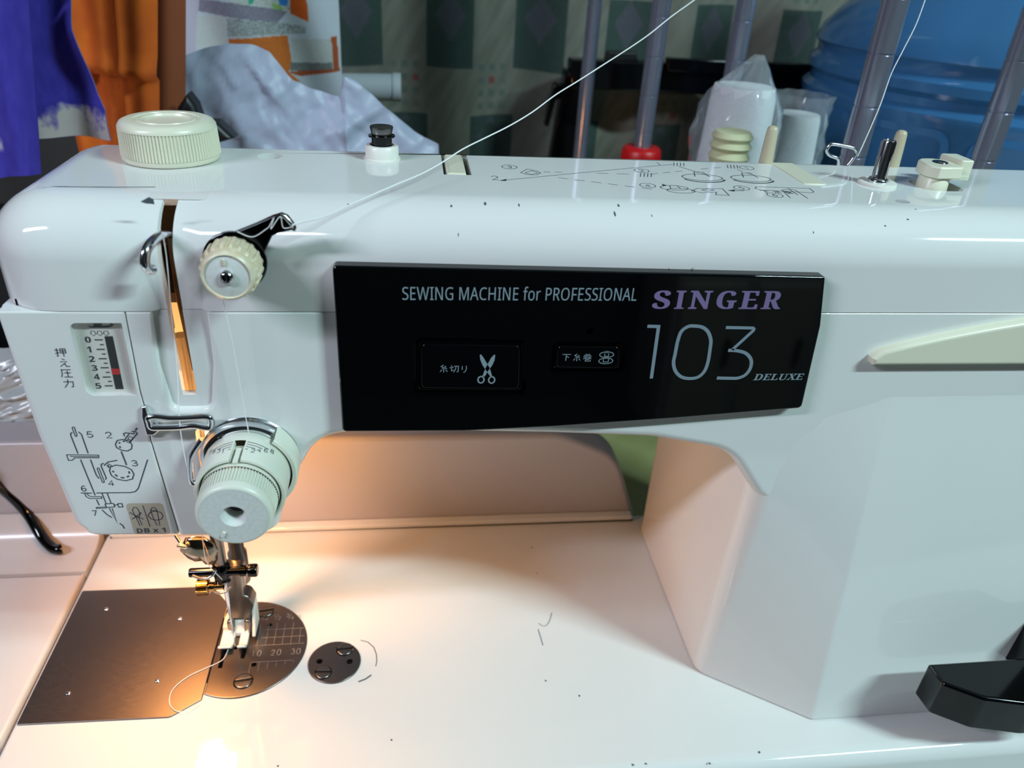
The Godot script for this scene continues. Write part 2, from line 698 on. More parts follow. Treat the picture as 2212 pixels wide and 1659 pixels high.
# ---- the sewing machine -------------------------------------------------------------------------------------
func build_bed(m: Node3D) -> void:
	var b := MB.new().at(ON_TOP, Vector3.ZERO)
	var bed_edge := {}
	for i in 24:
		bed_edge[i] = 7.0 if i < 12 else 0.8
	for i in [0, 1, 2]:
		bed_edge[i] = 2.0
	extrude(b, fil([[-86, -80, 6], [420, -80, 6], [420, 88.6, 4], [-86, 88.6, 4]], 5), -52, 0, 0.0, [circ(4, 0.7, 24, 32), circ(47.6, -11.4, 10.4, 24)], 0.0, {}, bed_edge)
	part("bed", b, M.white, m)
	b = MB.new()
	extrude(b, fil([[-84, 0.02, .5], [220, 0.02, .5], [219, 4.0, 1.5], [-84, 4.0, 1.5]], 3), -88.4, -83.0, 1.6)
	part("bed_rail", b, M.white, m)
	# slide plate
	b = MB.new().at(ON_TOP, Vector3.ZERO)
	extrude(b, fil([[-84.6, -35.6, 1], [-21.5, -36.6, 4], [-9.7, -28.4, 0], [-9.7, 30.5, 0], [-10.4, 31, 3], [-19.5, 42.4, 5], [-84.6, 43.2, 1]], 4), -1, 0.7, 0.35)
	var sp := part("slide_plate", b, M.plate, m, "brushed steel slide plate left of the needle plate")
	for r in [Vector2(-68.6, 29.4), Vector2(-30.9, 20.8), Vector2(-31.7, -16.8), Vector2(-68.9, -20.8)]:
		b = MB.new().at(ON_TOP, Vector3(r.x, 0.7, -r.y))
		lathe(b, p2([1.2, 0, 1.0, 0.35, 0.6, 0.55, 0, 0.65]), 16)
		part("rivet", b, M.chrome, sp)
	# needle plate: a straight left side and a round right side
	var o := PackedVector2Array()
	for i in 41:
		var a := deg_to_rad(lerpf(-117.0, 117.0, i / 40.0))
		o.append(Vector2(4.0 + 29.4 * cos(a), 0.7 + 29.4 * sin(a)))
	for y in [18.0, 6.0, -6.0, -18.0]:
		o.append(Vector2(o[40].x, y))
	b = MB.new().at(ON_TOP, Vector3.ZERO)
	var slit_a := fil([[-6.2, -11.5, .3], [-4.2, -11.5, .3], [-4.2, 6, .3], [-6.2, 6, .3]], 2)
	var slit_b := fil([[3.2, -6.5, .3], [5.2, -6.5, .3], [5.2, 6, .3], [3.2, 6, .3]], 2)
	var dot_a := circ(13.9, 13.6, 1.1, 12)
	var dot_b := circ(10.2, -10.6, 1.2, 12)
	var hole := circ(0, 0, 1.0, 12)
	extrude(b, o, -0.6, 0.7, 0.5, [slit_a, hole, slit_b, dot_a, dot_b, circ(10.4, 23.0, 4.5, 20), circ(6.9, -19.8, 4.5, 20)])
	var np := part("needle_plate", b, M.needle_plate, m, "round-ended polished steel needle plate with seam guide lines")
	for fx in [-5.2, 4.2]:
		b = MB.new()
		rbox(b, Vector3(fx, -5.0, 1.5), Vector3(1.4, 2.0, 12), 0.3, 0.2)
		part("feed_dog", b, M.steel, np)
	# engraved seam guides
	b = MB.new().at(ON_TOP, Vector3.ZERO)
	var lay := on_z(0.76)
	for y in [10.5, 5.5, 0.8]:
		line(b, p2([11, y, 32.2 - absf(y) * 0.1, y]), 0.2, lay)
	for i in 6:
		var gx := 9.5 + i * 4.0
		line(b, p2([gx, 14.5 if i < 5 else 11, gx + 0.1, 0.5]), 0.14, lay)
		line(b, p2([gx - 1, -9.5, gx - 1, -15.5 + i * 1.0]), 0.16, lay)
	line(b, p2([9, -9.2, 28, -9.2]), 0.22, lay)
	for i in 2:
		glyph(b, "1", 8.0 + i * 9.8, -5.6, 1.6, 3.2, 0.3, lay) if i == 0 else glyph(b, "2", 17.0, -5.6, 2.0, 3.2, 0.3, lay)
	glyph(b, "0", 10.6, -5.6, 2.0, 3.2, 0.3, lay)
	glyph(b, "0", 19.8, -5.6, 2.0, 3.2, 0.3, lay)
	glyph(b, "3", 26.4, -5.6, 2.0, 3.2, 0.3, lay)
	glyph(b, "0", 29.0, -5.6, 2.0, 3.2, 0.3, lay)
	var fr := [["1", "4"], ["1", "2"], ["3", "4"]]
	for i in 3:
		var fx := 8.4 + i * 6.4
		glyph(b, fr[i][0], fx, 18.4, 1.4, 2.2, 0.35, lay)
		glyph(b, "/", fx + 1.2, 17.2, 1.4, 3.0, 0.3, lay)
		glyph(b, fr[i][1], fx + 2.6, 16.6, 1.4, 2.2, 0.35, lay)
	glyph(b, "1", 27.2, 16.4, 1.6, 3.0, 0.4, lay)
	part("seam_guide_marks", b, M.engraved, np)
	for s in [Vector2(10.4, 23.0), Vector2(6.9, -19.8)]:
		slotted_screw(np, Vector3(s.x, 0.3, -s.y), 4.2, 1.0, M.steel, 8.0)
	# round cover disc on the bed
	b = MB.new().at(ON_TOP, Vector3(47.6, 0, 11.4))
	extrude(b, circ(0, 0, 12.4, 48), -0.6, 0.7, 0.4, [circ(4.4, 7.0, 4.1, 20), circ(7.2, -0.6, 1.5, 12), circ(-4.7, -6.0, 4.1, 20), circ(-7.0, 0.6, 1.5, 12)])
	var disc := part("cover_disc", b, M.needle_plate, m, "round steel cover disc with two screws on the bed")
	slotted_screw(disc, Vector3(52.0, 0.3, 4.4), 3.8, 1.0, M.steel, 4.0)
	slotted_screw(disc, Vector3(42.9, 0.3, 17.4), 3.8, 1.0, M.steel, -4.0)
	# worn paint marks on the bed
	var top := on_z(0.04)
	var rng := RandomNumberGenerator.new()
	rng.seed = 11
	b = MB.new().at(ON_TOP, Vector3.ZERO)
	line(b, p2([59.3, 1.4, 63.05, -0.16, 65.93, -3.52, 67.35, -7.88, 67.68, -12.2, 67.23, -14.95]), 0.45, top)
	part("paint_scratch", b, M.chip, m)
	b = MB.new().at(ON_TOP, Vector3.ZERO)
	line(b, p2([59.51, -23.37, 62.67, -22.11, 65.38, -19.95]), 0.8, top)
	part("paint_scratch", b, M.chip, m)
	for c in [Vector2(75.26, -54.82), Vector2(162.11, -38.68), Vector2(147.54, -29.02), Vector2(154.31, 63.14), Vector2(171.62, 84.77), Vector2(154, 42.43), Vector2(184.42, -74.94), Vector2(178.66, -74.91), Vector2(212.33, -76.97), Vector2(236.6, -73.6), Vector2(28.44, -63.44)]:
		var k := PackedVector2Array()
		for i in 7:
			k.append(c + Vector2.from_angle(TAU * i / 7) * rng.randf_range(0.25, 0.75))
		b = MB.new().at(ON_TOP, Vector3.ZERO)
		fill(b, k, top)
		part("paint_chip", b, M.chip, m)


func slotted_screw(parent: Node, at: Vector3, r: float, h: float, mt: Material, turn: float, basis := ON_TOP) -> void:
	# a round head cut by a slot: two half discs with a groove between them
	var b := MB.new().at(basis * Basis(Vector3(0, 0, 1), deg_to_rad(turn)), at)
	var g := r * 0.13
	for s in [1.0, -1.0]:
		var o := PackedVector2Array()
		var a0 := asin(g / r)
		for i in 13:
			var a := lerpf(a0, PI - a0, i / 12.0)
			o.append(Vector2(r * cos(a), r * sin(a)) * s)
		extrude(b, o, -0.6, h, minf(h * 0.7, 0.7))
	extrude(b, circ(0, 0, r * 0.95, 20), -0.6, h * 0.05)
	part("screw", b, mt, parent)


func build_body(m: Node3D) -> void:
	# lower shell: head, arm and throat, seen from the front
	var throat := [[27.5, 103.2, 7], [34.5, 105.5, 6], [40.5, 125.5, 14], [52.5, 147.5, 16], [72, 149.6, 20], [139, 146.6, 0], [176, 144.2, 30], [207.5, 137.5, 22], [223.5, 115.6, 0]]
	var b := MB.new()
	# rear half of the shell, full outline
	var rear := [[-41, 197.0, 0], [-41, 150, 0], [-36.5, 106, 9]]
	for t in throat:
		rear.append(t)
	rear.append_array([[240, 100, 0], [380, 100, 0], [380, 197.0, 0]])
	extrude(b, fil(rear, 6), -52, -22, 0.0, [], 6.0)
	# front half: right of the needle cavity, and the thin left wall
	var right := [[26, 197.0, 0], [26, 103.2, 0]]
	for t in throat:
		right.append(t)
	right.append_array([[240, 100, 0], [380, 100, 0], [380, 197.0, 0]])
	extrude(b, fil(right, 6), -22, 33.2)
	extrude(b, fil([[-41, 197.0, 0], [-41, 150, 0], [-36.6, 109, 4], [-33, 109, 0], [-37, 150, 0], [-37, 197.0, 0]], 4), -22, 33.2)
	# front skin right of the face plate, with the wide channel and the thread slot in it
	var skin := [[-3.2, 197.0, 0], [-3.8, 168, 0], [-3.4, 160, 0], [-3.8, 148, 0], [-1.2, 104.6, 0]]
	for t in throat:
		skin.append(t)
	skin.append_array([[236, 108, 0], [380, 108, 0], [380, 197.0, 0], [21.5, 197.0, 0], [20.5, 178, 0], [17.6, 161, 3], [5.5, 161, 3], [3.8, 178, 0], [4.6, 197.0, 0]])
	var so := fil(skin, 6)
	var rads := {}
	for i in so.size():
		var p := so[i]
		rads[i] = 0.7
		if p.y < 152 and p.x > 30 and p.x < 232:
			rads[i] = 4.2
		elif p.y < 112:
			rads[i] = 2.0
		if p.y > 155 and p.y < 196 and p.x > 3 and p.x < 22:
			rads[i] = 2.2
	var hole2 := fil([[10.6, 124, 2], [16.8, 124, 2], [18.6, 153, 2], [11.4, 153, 2]], 4)
	extrude(b, so, 33.2, 38.0, 1.0, [hole2], 0.0, {}, rads)
	# channel floor with the slot
	extrude(b, p2([2.6, 197.0, 2.6, 158, 9.0, 158, 9.0, 197.0]), 33.0, 36.2)
	extrude(b, p2([13.6, 197.0, 13.6, 158, 23, 158, 23, 197.0]), 33.0, 36.2)
	extrude(b, p2([9.0, 158, 13.6, 158, 13.6, 165.4, 9.0, 165.4]), 33.0, 36.2)
	# lips added inside to block lamp light leaking under the top cover
	extrude(b, p2([-37, 188, -34, 188, -34, 199, -37, 199]), -22, 33)
	extrude(b, p2([-37, 188, 8.6, 188, 8.6, 199, -37, 199]), 30.5, 33)
	extrude(b, p2([14.2, 188, 26, 188, 26, 199, 14.2, 199]), 30.5, 33)
	part("arm_body", b, M.white, m)
	# partition added inside the head to keep lamp light out of the upper slot
	b = MB.new().at(ON_TOP, Vector3.ZERO)
	extrude(b, fil([[-36.8, -23, 1], [25.8, -23, 1], [25.8, 21.8, 1], [-36.8, 21.8, 1]], 3), 193.6, 197.1)
	part("lamp_baffle", b, M.cast, m)
	# pillar: rises from the bed, wide at the foot and flush with the arm above
	b = MB.new()
	var rings := []
	for i in 25:
		var y := i * 8.0
		var z1 := 29.0 + 8.0 * minf(y / 113.0, 1.0)
		var z2 := 60.0 - 22.6 * minf(y / 165.0, 1.0)
		var o := fil([[222, 80, 8], [222, -z1, 10], [268, -z2, 4.0 + y * 0.03], [380, -z2, 4], [380, 80, 4]], 6)
		var r := PackedVector3Array()
		for p in o:
			r.append(Vector3(p.x, y + 0.8, -p.y))
		rings.append(r)
	loft(b, rings)
	part("pillar", b, M.white, m)
	b = MB.new().at(ON_TOP, Vector3.ZERO)
	extrude(b, fil([[223.4, 78.6, 8], [223.4, -28, 10], [268.6, -58.6, 4], [378.6, -58.6, 4], [378.6, 78.6, 4]], 6), -0.2, 1.0)
	part("pillar_foot", b, M.white, m)
	# top cover
	b = MB.new().at(ON_TOP, Vector3.ZERO)
	var co := fil([[-44, -38, 21], [4.6, -38, 0], [7, -36.2, 0], [9.1, -36.2, 0], [9.1, -32, 0], [-18, -32, 0], [-18, 38, 0], [24, 38, 0], [24, -32, 0], [13.7, -32, 0], [13.7, -36.2, 0], [19.5, -36.2, 0], [22, -38, 0], [380, -38, 0], [380, 52, 0], [300, 52, 0], [200, 52, 0], [104, 52, 0], [33, 52, 0], [-44, 52, 16]], 6)
	var dirs := {}
	# the front edge is rounded 24 deep and 16 high, the back edge 12 deep
	for i in co.size():
		var d := (co[i] - co[(i + co.size() - 1) % co.size()]).normalized() + (co[(i + 1) % co.size()] - co[i]).normalized()
		var nrm := Vector2(d.y, -d.x).normalized()
		dirs[i] = Vector2(nrm.x, nrm.y * (1.5 if nrm.y < 0.0 else 0.75))
	for i in [7, 8, 9, 10, 11, 14, 15, 16, 17, 18, 19]:
		dirs[i] = Vector2(0, -1.5)
	dirs[20] = Vector2(0, 0.75)
	dirs[12] = Vector2.ZERO
	dirs[13] = Vector2.ZERO
	var latch_hole := p2([98.2, 10.9, 108.4, 10.9, 108.4, 41, 98.2, 41])
	var oil_hole := circ(33.9, 30.6, 4.6, 24)
	var stop_hole := fil([[284.5, 4.5, 5], [303, 4.5, 5], [303, 20, 5], [284.5, 20, 5]], 4)
	extrude(b, co, 197.25, 229.5, 16.0, [latch_hole, oil_hole, stop_hole], 0.0, dirs, {}, [9, 10, 11, 12, 13, 14, 15, 16])
	# hood over the top of the take-up slot
	var arc := PackedVector2Array()
	for i in 9:
		var t := deg_to_rad(i / 8.0 * 20.0)
		arc.append(Vector2(-(14.0 + 24.06 * sin(t)), 213.5 + 16.06 * cos(t)))
	arc.append(Vector2(-20.5, 226.0))
	arc.append(Vector2(11.9, 226.0))
	arc.append(Vector2(11.9, 229.56))
	b.at(Basis(Vector3(0, 0, -1), Vector3(0, 1, 0), Vector3(1, 0, 0)), Vector3.ZERO)
	extrude(b, arc, 4.6, 22.0)
	var cover := part("top_cover", b, M.white, m)
	b = MB.new().at(ON_TOP, Vector3.ZERO)
	extrude(b, p2([97, 9, 110, 9, 110, 43, 97, 43]), 214, 221)
	part("recess_floor", b, M.cream, cover)
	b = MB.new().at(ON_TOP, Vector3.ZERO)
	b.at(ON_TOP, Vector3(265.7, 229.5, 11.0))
	lathe(b, p2([2.7, -0.05, 2.5, 0.12, 2.0, 0.04, 0, 0.02]), 20)  # shallow disc on the cover; its grey stands in for shade in a hole
	part("hole_shade_disc", b, M.board, cover)
	b = MB.new().at(ON_TOP, Vector3.ZERO)
	extrude(b, p2([28, 24, 40, 24, 40, 37, 28, 37]), 214, 219)
	part("hole_floor", b, M.white, cover)
	b = MB.new().at(ON_TOP, Vector3.ZERO)
	extrude(b, p2([283, 3, 305, 3, 305, 22, 283, 22]), 214, 220)
	part("recess_floor", b, M.white, cover)
	# chips in the paint of the cover
	for c in [[Vector3(66.13, 228.24, 23.33), 0.5, 1.2], [Vector3(99.28, 228.33, 23), 0.7, 1.6], [Vector3(110.53, 228.77, 21.17), 0.9, 2.4], [Vector3(121.78, 228.66, 21.63), 0.6, 2.0], [Vector3(155.99, 228.87, 20.63), 0.8, 2.0], [Vector3(153.7, 227.52, 25.56), 0.7, 3.0], [Vector3(166.36, 227.3, 26.14), 0.3, 1.4], [Vector3(259.57, 227.49, 25.64), 0.9, 0.9], [Vector3(249.58, 226.06, 28.86), 0.8, 0.8], [Vector3(266.12, 229.16, 18.9), 0.9, 0.5], [Vector3(222.17, 224.29, 31.72), 0.4, 1.0], [Vector3(101.05, 222.41, 33.93), 0.3, 1.4]]:
		chip(cover, c[0], c[1], c[2])
	var worn := MB.new()
	fill(worn, p2([7.64, 232.48, 10.23, 233.94, 11.44, 233.34, 11.47, 231.77, 10.32, 231.91, 9.16, 231.95]), on_z(38.06))
	part("paint_chip", worn, M.chip, cover)


func chip(parent: Node, at: Vector3, w: float, h: float) -> void:
	var n := Vector3(0, 0, 1)
	if at.z > 14.0 and at.y > 213.5:
		n = Vector3(0, (at.y - 213.5) / 256.0, (at.z - 14.0) / 576.0).normalized()
	if at.y > 229.4:
		n = Vector3.UP
	var x := Vector3.RIGHT
	var b := MB.new().at(Basis(x, n.cross(x), n), at)
	extrude(b, p2([-w * .5, -h * .1, -w * .2, -h * .5, w * .3, -h * .35, w * .5, h * .1, w * .1, h * .5, -w * .35, h * .3]), -0.05, 0.05)
	part("paint_chip", b, M.chip, parent)


func build_top(m: Node3D) -> void:
	var b := MB.new()
	# presser pressure knob
	b.at(ON_TOP, Vector3(0.6, 229.5, -24.6))
	lathe(b, p2([0, 0.3, 16.4, 0.3, 16.7, 0.8, 16.7, 2.0]), 72)
	knurl(b, 16.9, 2.0, 11.2, 92, 0.42, 16.5)
	lathe(b, p2([16.5, 11.2, 16.4, 12.0, 15.6, 13.2, 14.2, 13.8, 11.4, 13.9, 11.2, 13.5, 10.0, 13.5, 9.8, 13.9, 8.6, 13.9, 8.2, 13.1, 0, 13.0]), 72)
	part("pressure_knob", b, M.cream, m, "ribbed cream pressure knob on top of the head")
	# push button in a white collar
	b = MB.new().at(ON_TOP, Vector3(75.5, 229.5, -31.5))
	lathe(b, p2([6.9, -0.2, 6.9, 0.5, 6.3, 0.7, 6.3, 4.6, 5.8, 5.2, 4.6, 5.3, 4.5, 4.6, 0, 4.6]), 36)
	var col := part("release_button", b, M.foot, m)
	b = MB.new().at(ON_TOP, Vector3(75.5, 229.5, -31.5))
	lathe(b, p2([3.8, 4.4, 3.8, 8.2, 5.0, 8.3, 5.0, 8.8, 3.6, 9.2]), 28)
	part("stem", b, M.black, col)
	b = MB.new().at(ON_TOP, Vector3(75.5, 229.5, -31.5))
	lathe(b, p2([3.7, 8.9, 4.4, 11.6, 4.3, 12.0, 3.4, 11.9, 0, 11.7]), 28)
	part("cap", b, M.steel, col)
	# lid latch and lid end
	b = MB.new().at(ON_TOP, Vector3.ZERO)
	extrude(b, fil([[99.4, 12.2, .8], [106.6, 12.2, .8], [106.6, 40.5, .8], [99.4, 40.5, .8]], 3), 221, 229.7, 1.0)
	part("lid_latch", b, M.cream, m)
	b = MB.new().at(ON_TOP, Vector3.ZERO)
	extrude(b, fil([[236.5, 9.0, 1.6], [246.2, 9.0, 1.6], [246.2, 41, .5], [236.5, 41, .5]], 3), 229.3, 229.9, 0.4)
	part("lid_tab", b, M.cream, m)
	build_lid_print(m)
	# bobbin winder
	b = MB.new().at(ON_TOP, Vector3(268.7, 229.5, -12.6))
	lathe(b, p2([7.2, -0.2, 7.4, 0.4, 7.2, 1.0, 6.2, 1.3, 5.0, 0.9, 0, 0.9]), 40)
	var bw := part("winder_seat", b, M.foot, m)
	b = MB.new().at(ON_TOP, Vector3(268.7, 229.5, -12.6))
	lathe(b, p2([3.8, 0.8, 3.9, 1.6, 3.6, 2.3, 2.9, 2.6, 2.75, 3.2, 2.75, 16.2, 2.4, 16.9, 1.4, 17.1, 1.2, 16.8, 0, 16.8]), 32)
	part("winder_spindle", b, M.chrome, bw)
	b = MB.new()
	tube(b, p3([266.5, 233.5, -11.2, 266.1, 236.5, -11.0, 266.3, 240.5, -11.1]), 0.5, 6)
	part("spindle_spring", b, M.chrome, bw)
	# bobbin stop
	b = MB.new().at(ON_TOP, Vector3(291.4, 229.5, -11.5))
	lathe(b, p2([6.0, -5.4, 5.6, 4.2, 5.2, 4.6, 0, 4.6]), 36)
	var bs := part("bobbin_stop", b, M.cream, m, "cream bobbin winder stop with a folded finger")
	b = MB.new().at(ON_TOP, Vector3.ZERO)
	extrude(b, fil([[284.6, 8.8, 4], [288, 4.6, 1], [298.4, 5.4, 1], [299.0, 15.5, 4], [294, 19.5, 5], [286, 19.0, 5]], 5), 234.0, 238.6, 0.9, [], 0.5)
	extrude(b, fil([[293.5, 9.5, 1], [305.2, 9.5, 1], [305.2, 18.5, 1], [293.5, 18.5, 1]], 4), 232.6, 234.4, 0.4)
	extrude(b, fil([[299.6, 9.6, 1], [305.2, 9.6, 1], [305.2, 21.4, 1], [297.6, 21.4, 1]], 4), 232.6, 240.2, 0.6)
	part("finger", b, M.cream, bs)
	b = MB.new().at(ON_TOP, Vector3(292.6, 238.6, -12.6))
	lathe(b, p2([3.0, 0.0, 2.8, 0.3, 0, 0.15]), 20)
	part("screw", b, M.dark_chrome, bs)
	# spool pins
	for p in [Vector3(234.9, 229.3, -42.2), Vector3(292.4, 229.3, -42.2)]:
		b = MB.new().at(ON_TOP, p)
		lathe(b, p2([2.9, -0.4, 2.6, 8, 2.3, 13.6, 2.0, 14.6, 1.2, 15.1, 0, 15.2]), 24)
		part("spool_pin", b, M.beige, m)
	# wire hook
	b = MB.new()
	tube(b, spline(p3([266.56, 228.88, -40, 266.21, 231.32, -40, 265.15, 232.59, -40, 261.57, 233.7, -40, 259.62, 235.57, -40, 260.08, 237.65, -40, 261.78, 238.34, -40, 268.97, 237.43, -40, 271.91, 236.64, -40, 272.91, 235.34, -40, 272.18, 232.49, -40, 270.69, 229.81, -40]), 5), 0.75, 10)
	part("thread_hook", b, M.chrome, m)


func build_lid_print(m: Node3D) -> void:
	var b := MB.new().at(ON_TOP, Vector3.ZERO)
	var lay := on_z(229.56)
	# route of the thread to the winder
	line(b, p2([118.34, 4.47, 146.68, 16.29, 172.94, 27.07, 191.61, 34.34]), 0.32, lay)
	fill(b, p2([117.89, 4.21, 120.74, 6.87, 120.29, 3.98]), lay)
	line(b, p2([193.24, 31.63, 201.55, 18.19]), 0.35, lay)
	var dashes := [p2([136.01, 17.89, 145.19, 18.04]), p2([156.43, 17.9, 172.51, 17.71]), p2([178.04, 18.46, 195.09, 25.45]), p2([201.52, 28.08, 213.75, 32.63]), p2([217.29, 28.84, 221.15, 19.96]), p2([140.48, 10.17, 175.11, -3.16])]
	for d in dashes:
		var k := int(maxf(2.0, d[0].distance_to(d[1]) / 6.0))
		for i in k:
			var p0: Vector2 = d[0].lerp(d[1], float(i) / k)
			var p1: Vector2 = d[0].lerp(d[1], (i + 0.6) / k)
			line(b, PackedVector2Array([p0, p1]), 0.32, lay)
	# numbers in rings
	for c in [["3", Vector2(123.77, 23.71)], ["2", Vector2(175.84, 23.33)], ["1", Vector2(222.48, 32.06)], ["4", Vector2(172.51, 2.52)], ["5", Vector2(208.56, 2.07)], ["6", Vector2(218.03, -6.39)]]:
		var p: Vector2 = c[1]
		line(b, circ(p.x, p.y, 2.9, 20), 0.3, lay, true)
		glyph(b, c[0], p.x - 1.0, p.y - 1.6, 2.0, 3.2, 0.32, lay)
	glyph(b, "2", Vector2(115.17, 5.28).x, Vector2(115.17, 5.28).y, 3.0, 5.0, 0.35, lay)
	glyph(b, "1", Vector2(184.79, 32.98).x, Vector2(184.79, 32.98).y, 2.4, 4.0, 0.35, lay)
	# tension disc, guide and spools
	line(b, p2([127.14, 16.12, 130.4, 21.43, 133.62, 19.1, 134.78, 16.12, 132.75, 13.14, 129.3, 13.29, 127.14, 16.12]), 0.32, lay)
	line(b, p2([128.85, 16.04, 131.7, 19.15, 133.68, 16.02, 130.93, 13.67, 128.85, 16.04]), 0.32, lay)
	for s in [Vector2(197.93, 15.67), Vector2(217.85, 16.11)]:
		line(b, circ(s.x, s.y, 8.0, 28, 4.6), 0.4, lay, true)
		line(b, arcp(s.x, s.y - 2.2, 8.0, 4.6, 185, 355, 16), 0.9, lay)
		line(b, p2([s.x - 2.6, s.y + 1, s.x - 0.6, s.y + 8, s.x + 2.8, s.y + 8, s.x + 3.4, s.y + 1]), 0.35, lay)
	for s in [Vector2(181.93, -1.8)]:
		line(b, circ(s.x, s.y + 2, 5.2, 22, 3.0), 0.35, lay, true)
		line(b, circ(s.x + 1.5, s.y - 1.5, 5.2, 22, 3.0), 0.35, lay, true)
		line(b, p2([s.x - 1.6, s.y + 1, s.x - 0.8, s.y + 5, s.x + 2, s.y + 5, s.x + 2.2, s.y + 1]), 0.3, lay)
	line(b, p2([187.35, -3.28, 190.73, 0.19, 200.52, 0.52, 199.92, -7.98, 195.04, -7.5, 196.6, -4.05, 190.76, -5.33, 187.35, -3.28]), 0.34, lay)
	line(b, p2([191.63, -1.89, 194.38, -0.39, 196.56, -1.51, 193.39, -3.24, 191.63, -1.89]), 0.34, lay)
	line(b, p2([201.94, -1.74, 208.18, -1.48]), 0.5, lay)
	fill(b, p2([201.8, -1.75, 205.19, 0.02, 203.89, -2.87]), lay)
	fill(b, p2([178.67, 5.35, 180.04, 3.26, 178.14, 1.79]), lay)
	line(b, p2([213.82, 1.99, 215.23, 4.32, 236.26, 3.75, 235.88, -0.67, 234.47, -2.08, 215.27, -0.07, 213.82, 1.99]), 0.34, lay)
	line(b, p2([222.62, -9.44, 223.78, 0.58, 227.24, 2.38, 227.44, -5.15]), 0.34, lay)
	line(b, p2([227.44, -5.15, 227.24, 2.38, 229.27, 1, 229.25, -9.6]), 0.34, lay)
	var t := Vector2(214.58, -2.26)
	glyph(b, "下", t.x, t.y - 1.6, 3.4, 3.6, 0.3, lay)
	glyph(b, "糸", t.x + 4.4, t.y - 1.7, 3.4, 3.6, 0.3, lay)
	glyph(b, "巻", t.x + 8.6, t.y - 1.9, 3.4, 3.6, 0.3, lay)
	for k in [Vector2(194.64, 34.71), Vector2(217.01, 33.32), Vector2(175.96, 16.98)]:
		for i in 4:
			line(b, p2([k.x - 3 + i * 1.4, k.y - 2.6, k.x - 1.4 + i * 1.4, k.y + 2.6]), 0.32, lay)
	part("winding_diagram", b, M.print, m)


